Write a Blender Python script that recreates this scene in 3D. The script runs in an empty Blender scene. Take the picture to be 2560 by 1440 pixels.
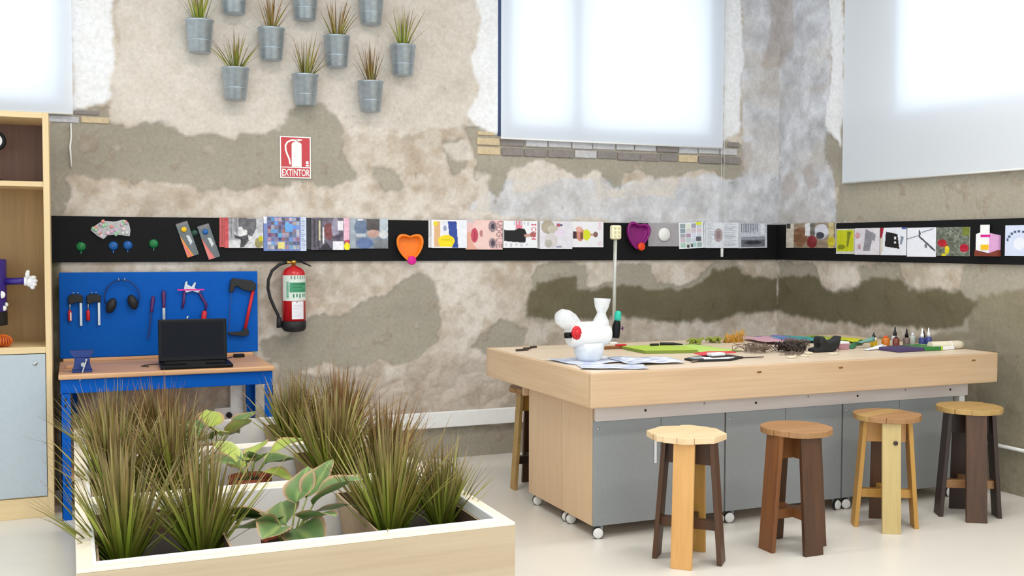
import bpy, bmesh, math, random
import numpy as np
from mathutils import Vector, Matrix
random.seed(7)
PI = math.pi
SC = bpy.context.scene
COL = SC.collection

def S(r, g, b):
    def f(c):
        c = c / 255.0
        return c / 12.92 if c <= 0.04045 else ((c + 0.055) / 1.055) ** 2.4
    return (f(r), f(g), f(b), 1.0)

# ------------------------------------------------------------------ camera, world, lights, exposure
cam_d = bpy.data.cameras.new('camera')
cam = bpy.data.objects.new('camera', cam_d)
COL.objects.link(cam)
yaw, pit, rol = 0.401690197, -0.0409102395, 0.00255531541
F = Vector((math.sin(yaw) * math.cos(pit), math.cos(yaw) * math.cos(pit), math.sin(pit)))
R = Vector((math.cos(yaw), -math.sin(yaw), 0))
U = R.cross(F)
R2 = math.cos(rol) * R + math.sin(rol) * U
U2 = -math.sin(rol) * R + math.cos(rol) * U
M = Matrix((R2, U2, -F)).transposed().to_4x4()
M.translation = Vector((-5.55261628, -7.28361341, 1.58756343))
cam.matrix_world = M
cam_d.sensor_width = 36
cam_d.lens = 2602.15 / 2560 * 36
cam_d.clip_start = 0.05
SC.camera = cam

W = bpy.data.worlds.new('overcast_sky')
SC.world = W
W.use_nodes = True
W.node_tree.nodes['Background'].inputs[0].default_value = (0.82, 0.92, 1.0, 1)
W.node_tree.nodes['Background'].inputs[1].default_value = 2.2

def area(name, loc, rot, sx, sy, power, color=(1, 1, 1)):
    d = bpy.data.lights.new(name, 'AREA')
    d.shape = 'RECTANGLE'; d.size = sx; d.size_y = sy; d.energy = power; d.color = color
    o = bpy.data.objects.new(name, d); COL.objects.link(o)
    o.location = loc; o.rotation_euler = rot
    return o
for i, (lx, ly) in enumerate([(-4.6, -2.6), (-1.8, -3.2), (-4.6, -5.6), (-1.8, -5.6)]):
    area('added_top_light', (lx, ly, 4.1), (0, 0, 0), 1.5, 0.4, 42, (1.0, 0.97, 0.93))  # added top light, unseen; no lamp fittings hang here

VS = SC.view_settings
VS.view_transform = 'Standard'; VS.look = 'None'; VS.gamma = 1.0; VS.use_curve_mapping = False
VS.exposure = 0.08

# ------------------------------------------------------------------ materials
def new_mat(name):
    m = bpy.data.materials.new(name); m.use_nodes = True
    nt = m.node_tree
    return m, nt, nt.nodes['Principled BSDF']

def mat(name, col, rough=0.5, metal=0.0, var=0.06, scale=30.0, bump=0.0, coat=0.0, spec=0.5):
    m, nt, b = new_mat(name)
    b.inputs['Roughness'].default_value = rough
    b.inputs['Metallic'].default_value = metal
    b.inputs['Specular IOR Level'].default_value = spec
    b.inputs['Coat Weight'].default_value = coat
    tc = nt.nodes.new('ShaderNodeTexCoord')
    nz = nt.nodes.new('ShaderNodeTexNoise'); nz.inputs['Scale'].default_value = scale; nz.inputs['Detail'].default_value = 4
    nt.links.new(tc.outputs['Object'], nz.inputs['Vector'])
    rp = nt.nodes.new('ShaderNodeValToRGB')
    c = col
    rp.color_ramp.elements[0].position = 0.3; rp.color_ramp.elements[1].position = 0.7
    rp.color_ramp.elements[0].color = (c[0] * (1 - var), c[1] * (1 - var), c[2] * (1 - var), 1)
    rp.color_ramp.elements[1].color = (min(1, c[0] * (1 + var)), min(1, c[1] * (1 + var)), min(1, c[2] * (1 + var)), 1)
    nt.links.new(nz.outputs['Fac'], rp.inputs['Fac'])
    nt.links.new(rp.outputs['Color'], b.inputs['Base Color'])
    if bump > 0:
        bp = nt.nodes.new('ShaderNodeBump'); bp.inputs['Strength'].default_value = bump; bp.inputs['Distance'].default_value = 0.004
        nt.links.new(nz.outputs['Fac'], bp.inputs['Height']); nt.links.new(bp.outputs['Normal'], b.inputs['Normal'])
    return m

def wood(name, c1, c2, axis='x', rough=0.45, fine=60.0, knots=False):
    m, nt, b = new_mat(name)
    b.inputs['Roughness'].default_value = rough
    tc = nt.nodes.new('ShaderNodeTexCoord')
    mp = nt.nodes.new('ShaderNodeMapping')
    sc = {'x': (2.0, fine, fine), 'y': (fine, 2.0, fine), 'z': (fine, fine, 2.0)}[axis]
    mp.inputs['Scale'].default_value = sc
    nt.links.new(tc.outputs['Object'], mp.inputs['Vector'])
    n1 = nt.nodes.new('ShaderNodeTexNoise'); n1.inputs['Scale'].default_value = 1.0; n1.inputs['Detail'].default_value = 5; n1.inputs['Distortion'].default_value = 0.6
    nt.links.new(mp.outputs['Vector'], n1.inputs['Vector'])
    mp2 = nt.nodes.new('ShaderNodeMapping')
    mp2.inputs['Scale'].default_value = tuple(0.14 * s if s != 2.0 else 1.1 for s in sc)
    nt.links.new(tc.outputs['Object'], mp2.inputs['Vector'])
    n2 = nt.nodes.new('ShaderNodeTexNoise'); n2.inputs['Scale'].default_value = 1.0; n2.inputs['Detail'].default_value = 3
    nt.links.new(mp2.outputs['Vector'], n2.inputs['Vector'])
    mx = nt.nodes.new('ShaderNodeMath'); mx.operation = 'MULTIPLY_ADD'; mx.inputs[1].default_value = 0.45
    nt.links.new(n1.outputs['Fac'], mx.inputs[0])
    sc2 = nt.nodes.new('ShaderNodeMath'); sc2.operation = 'MULTIPLY'; sc2.inputs[1].default_value = 0.55
    nt.links.new(n2.outputs['Fac'], sc2.inputs[0]); nt.links.new(sc2.outputs[0], mx.inputs[2])
    rp = nt.nodes.new('ShaderNodeValToRGB')
    rp.color_ramp.elements[0].position = 0.35; rp.color_ramp.elements[1].position = 0.65
    rp.color_ramp.elements[0].color = c1; rp.color_ramp.elements[1].color = c2
    nt.links.new(mx.outputs[0], rp.inputs['Fac'])
    nt.links.new(rp.outputs['Color'], b.inputs['Base Color'])
    bp = nt.nodes.new('ShaderNodeBump'); bp.inputs['Strength'].default_value = 0.08; bp.inputs['Distance'].default_value = 0.002
    nt.links.new(n1.outputs['Fac'], bp.inputs['Height']); nt.links.new(bp.outputs['Normal'], b.inputs['Normal'])
    return m

def vcol(name, rough=0.5, grain=0.0, gscale=60.0, bump=0.0, coat=0.0, spec=0.5, sub=False):
    """base colour from the mesh's own colour attribute (print, plaster patches, leaves)"""
    m, nt, b = new_mat(name)
    b.inputs['Roughness'].default_value = rough
    b.inputs['Coat Weight'].default_value = coat
    b.inputs['Specular IOR Level'].default_value = spec
    at = nt.nodes.new('ShaderNodeAttribute'); at.attribute_name = 'Col'
    if grain > 0:
        tc = nt.nodes.new('ShaderNodeTexCoord')
        n1 = nt.nodes.new('ShaderNodeTexNoise'); n1.inputs['Scale'].default_value = gscale; n1.inputs['Detail'].default_value = 6; n1.inputs['Roughness'].default_value = 0.7
        nt.links.new(tc.outputs['Object'], n1.inputs['Vector'])
        mr = nt.nodes.new('ShaderNodeMapRange'); mr.inputs['From Min'].default_value = 0.3; mr.inputs['From Max'].default_value = 0.7
        mr.inputs['To Min'].default_value = 1 - grain; mr.inputs['To Max'].default_value = 1 + grain * 0.7
        nt.links.new(n1.outputs['Fac'], mr.inputs['Value'])
        vm = nt.nodes.new('ShaderNodeVectorMath'); vm.operation = 'SCALE'
        nt.links.new(at.outputs['Color'], vm.inputs[0]); nt.links.new(mr.outputs['Result'], vm.inputs['Scale'])
        nt.links.new(vm.outputs['Vector'], b.inputs['Base Color'])
        if bump > 0:
            bp = nt.nodes.new('ShaderNodeBump'); bp.inputs['Strength'].default_value = bump; bp.inputs['Distance'].default_value = 0.006
            nt.links.new(n1.outputs['Fac'], bp.inputs['Height']); nt.links.new(bp.outputs['Normal'], b.inputs['Normal'])
    else:
        nt.links.new(at.outputs['Color'], b.inputs['Base Color'])
    return m

M_PLASTER = vcol('old_plaster', 0.9, 0.13, 38, 0.6, spec=0.2)
M_PRINT = vcol('printed_paper', 0.45, spec=0.4)
M_LEAF = vcol('leaf', 0.45, spec=0.35)
M_FLOOR = mat('cream_epoxy_floor', S(226, 222, 214), 0.32, 0, 0.02, 3)
M_CEIL = mat('white_ceiling_paint', S(235, 232, 226), 0.9)
M_WHITE = mat('white_plastic', S(236, 235, 232), 0.4, 0, 0.02)
M_TRUNK = mat('white_trunking', S(238, 238, 236), 0.4, 0, 0.02)
M_BLACK = mat('black_board', S(9, 9, 12), 0.7, 0, 0.15, spec=0.25)
M_RUB = mat('black_rubber', S(20, 20, 22), 0.6, 0, 0.1)
M_BLKP = mat('black_plastic', S(11, 11, 13), 0.4, 0, 0.1, spec=0.2)
M_BIRCH = wood('birch_plywood', S(194, 162, 128), S(210, 180, 146), 'x', 0.42)
M_BIRCHZ = wood('birch_panel_upright', S(212, 180, 144), S(226, 196, 160), 'z', 0.42)
M_BIRCHT = wood('birch_tabletop', S(222, 202, 176), S(234, 216, 194), 'x', 0.35)
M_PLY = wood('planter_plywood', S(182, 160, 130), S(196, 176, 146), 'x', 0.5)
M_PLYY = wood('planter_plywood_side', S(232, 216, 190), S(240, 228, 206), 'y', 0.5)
M_PLYRIM = mat('cream_planter_rim', S(240, 228, 208), 0.45, 0, 0.03)
M_LINER = mat('white_planter_liner', S(236, 234, 232), 0.35, 0, 0.02)
M_MAPLE = wood('maple_shelving', S(214, 186, 138), S(228, 202, 156), 'z', 0.45)
M_MAPLEX = wood('maple_shelving_flat', S(214, 186, 138), S(228, 202, 156), 'x', 0.45)
M_MAPLEB = wood('shaded_maple_back_panel', S(152, 118, 66), S(170, 134, 80), 'z', 0.5)  # darker than the other maple: shade inside the unit put into the colour
M_GREY = mat('grey_laminate', S(150, 154, 156), 0.42, 0, 0.03, 80)
M_GREYL = mat('pale_grey_laminate', S(176, 186, 192), 0.45, 0, 0.03, 80)
M_RAIL = wood('whitewashed_rail', S(206, 194, 188), S(222, 212, 206), 'x', 0.5)
M_BLUE = mat('blue_powder_coat', S(0, 86, 178), 0.5, 0, 0.04, 20, spec=0.12)
M_BLUED = mat('dark_blue_cast_metal', S(24, 52, 120), 0.45, 0.1, 0.08)
M_BENCH = wood('beech_worktop', S(200, 150, 108), S(218, 172, 130), 'x', 0.4)
M_ZINC = mat('galvanized_steel', S(176, 188, 198), 0.42, 0.75, 0.12, 25)
M_STEEL = mat('brushed_steel', S(186, 190, 192), 0.35, 0.8, 0.06)
M_RED = mat('red_enamel', S(190, 14, 26), 0.3, 0, 0.05, coat=0.3)
M_REDM = mat('matt_red_plastic', S(200, 22, 36), 0.45)
M_BRASS = mat('brass', S(196, 160, 70), 0.35, 0.8)
M_PINK = mat('magenta_silicone', S(224, 20, 150), 0.45)
M_ORANGE = mat('orange_silicone', S(240, 124, 8), 0.5)
M_ORANGER = mat('red_orange_silicone', S(235, 70, 14), 0.5)
M_PURPLE = mat('purple_silicone', S(132, 8, 110), 0.5)
M_GREENP = mat('green_glitter_plastic', S(14, 120, 62), 0.35, 0, 0.3, 200)
M_BLUEP = mat('blue_glitter_plastic', S(14, 92, 170), 0.35, 0, 0.3, 200)
M_YELP = mat('yellow_plastic', S(240, 190, 20), 0.4)
M_DGREEN = mat('dark_green_plastic', S(10, 60, 44), 0.4)
M_TEAL = mat('teal_plastic', S(20, 176, 150), 0.4)
M_SOIL = mat('dark_potting_soil', S(34, 23, 15), 0.95, 0, 0.3, 120, 0.8)
M_POTB = mat('dark_brown_fibre_pot', S(74, 52, 36), 0.8, 0, 0.15, 60)
M_POTT = mat('beige_cardboard_trough', S(176, 152, 122), 0.8, 0, 0.08, 40)
M_TERRA = mat('terracotta', S(150, 72, 44), 0.8, 0, 0.1)
M_SHEET = mat('translucent_water_bottle', S(214, 218, 222), 0.15)
M_PAPERW = mat('white_paper', S(238, 238, 240), 0.6, 0, 0.02)
M_IVORY = mat('ivory_plastic', S(226, 220, 186), 0.4)
M_GREYMETAL = mat('grey_conduit', S(178, 178, 172), 0.4, 0.3)
M_PURP = mat('purple_wrap', S(52, 34, 128), 0.4)
M_GLOVE = mat('white_glove_foam', S(240, 238, 240), 0.6)
M_WIRE = mat('dark_wire', S(58, 46, 40), 0.5, 0.2, 0.1)
M_WIREG = mat('taupe_wire', S(120, 102, 90), 0.5, 0.2, 0.1)
M_STRAW = mat('golden_straw', S(204, 148, 40), 0.7, 0, 0.15)
M_MOSS = mat('green_moss', S(140, 150, 60), 0.9, 0, 0.2, 60)
M_LIME = mat('lime_green_paper', S(176, 204, 72), 0.6, 0, 0.02)
M_OLIVE = mat('olive_paper_edge', S(120, 140, 50), 0.7, 0, 0.05, 200)
M_LIME2 = mat('pale_lime_paper', S(188, 220, 110), 0.6, 0, 0.02)
M_REDPAPER = mat('coral_red_card', S(222, 60, 74), 0.55, 0, 0.03)
M_KRAFT = mat('cream_rolled_paper', S(216, 206, 184), 0.7, 0, 0.03)
M_ANOD = mat('anodised_window_frame', S(70, 84, 118), 0.5, 0.1, 0.03)
M_BRICK = mat('pale_grey_brick', S(190, 188, 190), 0.9, 0, 0.12, 40, 0.5)
M_BRICKD = mat('dusty_brown_brick', S(138, 130, 126), 0.9, 0, 0.12, 40, 0.5)
M_BRICKO = mat('sandy_brick', S(204, 184, 150), 0.9, 0, 0.12, 40, 0.5)
M_PINE = wood('honey_pine', S(206, 152, 86), S(222, 172, 108), 'z', 0.45)
M_PINEL = wood('pale_pine', S(188, 162, 104), S(204, 180, 122), 'z', 0.45)
M_PINES = wood('seat_pine', S(222, 190, 146), S(236, 210, 172), 'x', 0.45)
M_PINEO = wood('amber_pine', S(176, 128, 54), S(198, 150, 72), 'z', 0.5)
M_WALN = wood('walnut_stain', S(62, 38, 20), S(90, 57, 32), 'z', 0.45)
M_WALND = wood('dark_walnut_stain', S(38, 21, 12), S(56, 34, 19), 'z', 0.45)
M_CHEST = wood('chestnut_stain', S(116, 70, 34), S(142, 90, 46), 'z', 0.45)
M_SEATB = wood('tan_seat_wood', S(152, 110, 68), S(174, 130, 86), 'x', 0.45)
M_SEATO = wood('golden_seat_wood', S(166, 132, 76), S(188, 154, 96), 'x', 0.45)

m, nt, b = new_mat('window_glass'); M_GLASS = m
nt.nodes.remove(b)
tr = nt.nodes.new('ShaderNodeBsdfTransparent'); gl = nt.nodes.new('ShaderNodeBsdfGlossy'); gl.inputs['Roughness'].default_value = 0.02
mx = nt.nodes.new('ShaderNodeMixShader'); mx.inputs[0].default_value = 0.06
nt.links.new(tr.outputs[0], mx.inputs[1]); nt.links.new(gl.outputs[0], mx.inputs[2])
nt.links.new(mx.outputs[0], nt.nodes['Material Output'].inputs[0])

m, nt, b = new_mat('blind_fabric'); M_BLIND = m
nt.nodes.remove(b)
df = nt.nodes.new('ShaderNodeBsdfDiffuse'); df.inputs[0].default_value = S(240, 246, 255)
tl = nt.nodes.new('ShaderNodeBsdfTranslucent'); tl.inputs[0].default_value = (0.92, 0.95, 0.98, 1)
mx = nt.nodes.new('ShaderNodeMixShader'); mx.inputs[0].default_value = 0.36
nt.links.new(df.outputs[0], mx.inputs[1]); nt.links.new(tl.outputs[0], mx.inputs[2])
nt.links.new(mx.outputs[0], nt.nodes['Material Output'].inputs[0])

m, nt, b = new_mat('clear_plastic'); M_CLEAR = m
b.inputs['Base Color'].default_value = (0.92, 0.94, 0.96, 1); b.inputs['Roughness'].default_value = 0.2
tr = nt.nodes.new('ShaderNodeBsdfTransparent'); mx = nt.nodes.new('ShaderNodeMixShader')
nz = nt.nodes.new('ShaderNodeTexNoise'); nz.inputs['Scale'].default_value = 30
tc = nt.nodes.new('ShaderNodeTexCoord'); nt.links.new(tc.outputs['Object'], nz.inputs['Vector'])
mr = nt.nodes.new('ShaderNodeMapRange'); mr.inputs['To Min'].default_value = 0.3; mr.inputs['To Max'].default_value = 0.7
nt.links.new(nz.outputs['Fac'], mr.inputs['Value']); nt.links.new(mr.outputs['Result'], mx.inputs[0])
nt.links.new(b.outputs[0], mx.inputs[1]); nt.links.new(tr.outputs[0], mx.inputs[2])
nt.links.new(mx.outputs[0], nt.nodes['Material Output'].inputs[0])

m, nt, b = new_mat('laptop_screen'); M_SCREEN = m
b.inputs['Base Color'].default_value = S(6, 8, 18); b.inputs['Roughness'].default_value = 0.25; b.inputs['Specular IOR Level'].default_value = 0.12

# ------------------------------------------------------------------ mesh builder
class MB:
    def __init__(s):
        s.v = []; s.f = []; s.sm = []; s.c = []; s.cur = None
    def add(s, vs, fs, smooth=False, cols=None):
        o = len(s.v)
        s.v += [tuple(q) for q in vs]
        s.f += [tuple(i + o for i in f) for f in fs]
        s.sm += [smooth] * len(fs)
        if cols is None: cols = [s.cur or (1, 1, 1, 1)] * len(vs)
        s.c += list(cols)
        return s
    def bx(s, x0, x1, y0, y1, z0, z1):
        v = [(x0, y0, z0), (x1, y0, z0), (x1, y1, z0), (x0, y1, z0), (x0, y0, z1), (x1, y0, z1), (x1, y1, z1), (x0, y1, z1)]
        return s.add(v, [(0, 3, 2, 1), (4, 5, 6, 7), (0, 1, 5, 4), (1, 2, 6, 5), (2, 3, 7, 6), (3, 0, 4, 7)])
    def prism(s, poly, axis, a, b, smooth=False):
        n = len(poly)
        def mk(p, t):
            return {'z': (p[0], p[1], t), 'y': (p[0], t, p[1]), 'x': (t, p[0], p[1])}[axis]
        v = [mk(p, a) for p in poly] + [mk(p, b) for p in poly]
        s.add(v, [tuple(range(n)), tuple(range(2 * n - 1, n - 1, -1))])
        o = len(s.v) - 2 * n
        for i in range(n):
            j = (i + 1) % n
            s.f.append((o + i, o + n + i, o + n + j, o + j)); s.sm.append(smooth)
        return s
    def tube(s, pts, r, n=8, smooth=True, flat=None):
        P = [Vector(p) for p in pts]
        if not hasattr(r, '__len__'): r = [r] * len(P)
        T = []
        for i in range(len(P)):
            a = P[max(0, i - 1)]; b = P[min(len(P) - 1, i + 1)]
            t = (b - a); T.append(t.normalized() if t.length > 1e-9 else Vector((0, 0, 1)))
        up = Vector((0, 0, 1)) if abs(T[0].z) < 0.9 else Vector((1, 0, 0))
        nrm = T[0].cross(up).normalized()
        vs = []
        for i, p in enumerate(P):
            nrm = (nrm - T[i] * nrm.dot(T[i])).normalized()
            bn = T[i].cross(nrm)
            for k in range(n):
                a = 2 * PI * k / n
                vs.append(p + nrm * (math.cos(a) * r[i]) + bn * (math.sin(a) * r[i] * (flat or 1)))
        fs = []
        for i in range(len(P) - 1):
            for k in range(n):
                l = (k + 1) % n
                fs.append((i * n + k, i * n + l, (i + 1) * n + l, (i + 1) * n + k))
        s.add(vs, fs, smooth)
        o = len(s.v) - len(vs)
        s.f.append(tuple(o + k for k in range(n - 1, -1, -1))); s.sm.append(False)
        e = o + (len(P) - 1) * n
        s.f.append(tuple(e + k for k in range(n))); s.sm.append(False)
        return s
    def lathe(s, prof, n=24, c=(0, 0, 0), smooth=True, cap0=True, cap1=True, axis='z'):
        vs = []
        for r, z in prof:
            for k in range(n):
                a = 2 * PI * k / n
                q = (r * math.cos(a), r * math.sin(a), z)
                if axis == 'x': q = (q[2], q[0], q[1])
                if axis == 'y': q = (q[1], q[2], q[0])
                vs.append((q[0] + c[0], q[1] + c[1], q[2] + c[2]))
        fs = []
        for i in range(len(prof) - 1):
            for k in range(n):
                l = (k + 1) % n
                fs.append((i * n + k, i * n + l, (i + 1) * n + l, (i + 1) * n + k))
        s.add(vs, fs, smooth)
        o = len(s.v) - len(vs)
        if cap0: s.f.append(tuple(o + k for k in range(n - 1, -1, -1))); s.sm.append(False)
        e = o + (len(prof) - 1) * n
        if cap1: s.f.append(tuple(e + k for k in range(n))); s.sm.append(False)
        return s
    def ell(s, c, r, nu=14, nv=9):
        prof = []
        vs = []
        for i in range(1, nv):
            t = PI * i / nv
            for k in range(nu):
                a = 2 * PI * k / nu
                vs.append((c[0] + r[0] * math.sin(t) * math.cos(a), c[1] + r[1] * math.sin(t) * math.sin(a), c[2] - r[2] * math.cos(t)))
        m0 = len(vs); vs.append((c[0], c[1], c[2] - r[2])); vs.append((c[0], c[1], c[2] + r[2]))
        fs = []
        for i in range(nv - 2):
            for k in range(nu):
                l = (k + 1) % nu
                fs.append((i * nu + k, i * nu + l, (i + 1) * nu + l, (i + 1) * nu + k))
        for k in range(nu):
            l = (k + 1) % nu
            fs.append((m0, l, k)); fs.append((m0 + 1, (nv - 2) * nu + k, (nv - 2) * nu + l))
        return s.add(vs, fs, True)
    def sheet(s, fn, nu, nv, smooth=True, colfn=None):
        vs = []; cs = []
        for j in range(nv + 1):
            for i in range(nu + 1):
                vs.append(fn(i / nu, j / nv))
                if colfn: cs.append(colfn(i / nu, j / nv))
        fs = [(j * (nu + 1) + i, j * (nu + 1) + i + 1, (j + 1) * (nu + 1) + i + 1, (j + 1) * (nu + 1) + i) for j in range(nv) for i in range(nu)]
        return s.add(vs, fs, smooth, cs if colfn else None)
    def xf(s, m, start=0):
        for i in range(start, len(s.v)): s.v[i] = tuple(m @ Vector(s.v[i]))
        return s

def mesh_of(mb, name, mats, col=False, recalc=True):
    me = bpy.data.meshes.new(name)
    me.from_pydata(mb.v, [], mb.f)
    me.polygons.foreach_set('use_smooth', mb.sm)
    if recalc:
        bm = bmesh.new(); bm.from_mesh(me); bmesh.ops.recalc_face_normals(bm, faces=bm.faces); bm.to_mesh(me); bm.free()
    if col:
        a = me.color_attributes.new('Col', 'FLOAT_COLOR', 'POINT')
        a.data.foreach_set('color', np.array(mb.c, dtype=np.float32).ravel())
    me.materials.append(mats)
    return me

def part(name, mb, mat_, parent=None, bevel=0.0, label=None, col=False, stuff=False, recalc=True, seg=2):
    me = mesh_of(mb, name, mat_, col, recalc) if isinstance(mb, MB) else mb
    o = bpy.data.objects.new(name, me); COL.objects.link(o)
    if parent is not None: o.parent = parent
    if bevel > 0:
        bv = o.modifiers.new('bevel', 'BEVEL'); bv.width = bevel; bv.segments = seg; bv.limit_method = 'ANGLE'; bv.angle_limit = 0.7
        bv.harden_normals = False
    if label: o['label'] = label
    if stuff: o['kind'] = 'stuff'
    return o

def thing(name, label, cat, loc=(0, 0, 0), rz=0.0, group=None, rot=None):
    o = bpy.data.objects.new(name, None); COL.objects.link(o)
    o.empty_display_size = 0.05
    o.location = loc; o.rotation_euler = rot or (0, 0, rz)
    o['label'] = label; o['category'] = cat
    if group: o['group'] = group
    return o

def solo(name, mb, mat_, label, cat, loc=(0, 0, 0), rz=0.0, group=None, bevel=0.0, col=False, rot=None, recalc=True):
    o = part(name, mb, mat_, None, bevel, label, col, recalc=recalc)
    o.location = loc; o.rotation_euler = rot or (0, 0, rz)
    o['category'] = cat
    if group: o['group'] = group
    return o

def struct(o):
    o['kind'] = 'structure'
    return o

def copy_thing(root, loc, rz=None, label=None):
    r = root.copy(); COL.objects.link(r); r.location = loc
    if rz is not None: r.rotation_euler = (0, 0, rz)
    if label: r['label'] = label
    for ch in list(root.children):
        c = ch.copy(); COL.objects.link(c); c.parent = r
        for g in list(ch.children):
            d = g.copy(); COL.objects.link(d); d.parent = c
    return r

# ------------------------------------------------------------------ numpy noise and polygons for wall wear, painted shade and brightness
def vnoise(x, y, seed):
    rs = np.random.RandomState(seed); T = rs.rand(256, 256)
    xi = np.floor(x).astype(int); yi = np.floor(y).astype(int)
    fx = x - xi; fy = y - yi
    fx = fx * fx * (3 - 2 * fx); fy = fy * fy * (3 - 2 * fy)
    a = T[xi % 256, yi % 256]; b_ = T[(xi + 1) % 256, yi % 256]; c = T[xi % 256, (yi + 1) % 256]; d = T[(xi + 1) % 256, (yi + 1) % 256]
    return (a * (1 - fx) + b_ * fx) * (1 - fy) + (c * (1 - fx) + d * fx) * fy
def fbm(x, y, seed, oct=5, gain=0.55):
    r = 0; a = 1.0; t = 0
    for i in range(oct):
        r = r + a * vnoise(x * 2 ** i + 17.3 * i, y * 2 ** i + 9.1 * i, seed + i); t += a; a *= gain
    return r / t
def inpoly(x, y, poly):
    ins = np.zeros(x.shape, bool); n = len(poly); j = n - 1
    for i in range(n):
        xi, yi = poly[i]; xj, yj = poly[j]
        if yi != yj:
            c = ((yi > y) != (yj > y)) & (x < (xj - xi) * (y - yi) / (yj - yi) + xi)
            ins ^= c
        j = i
    return ins
def lin(c): return np.array(S(*c)[:3])

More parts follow.
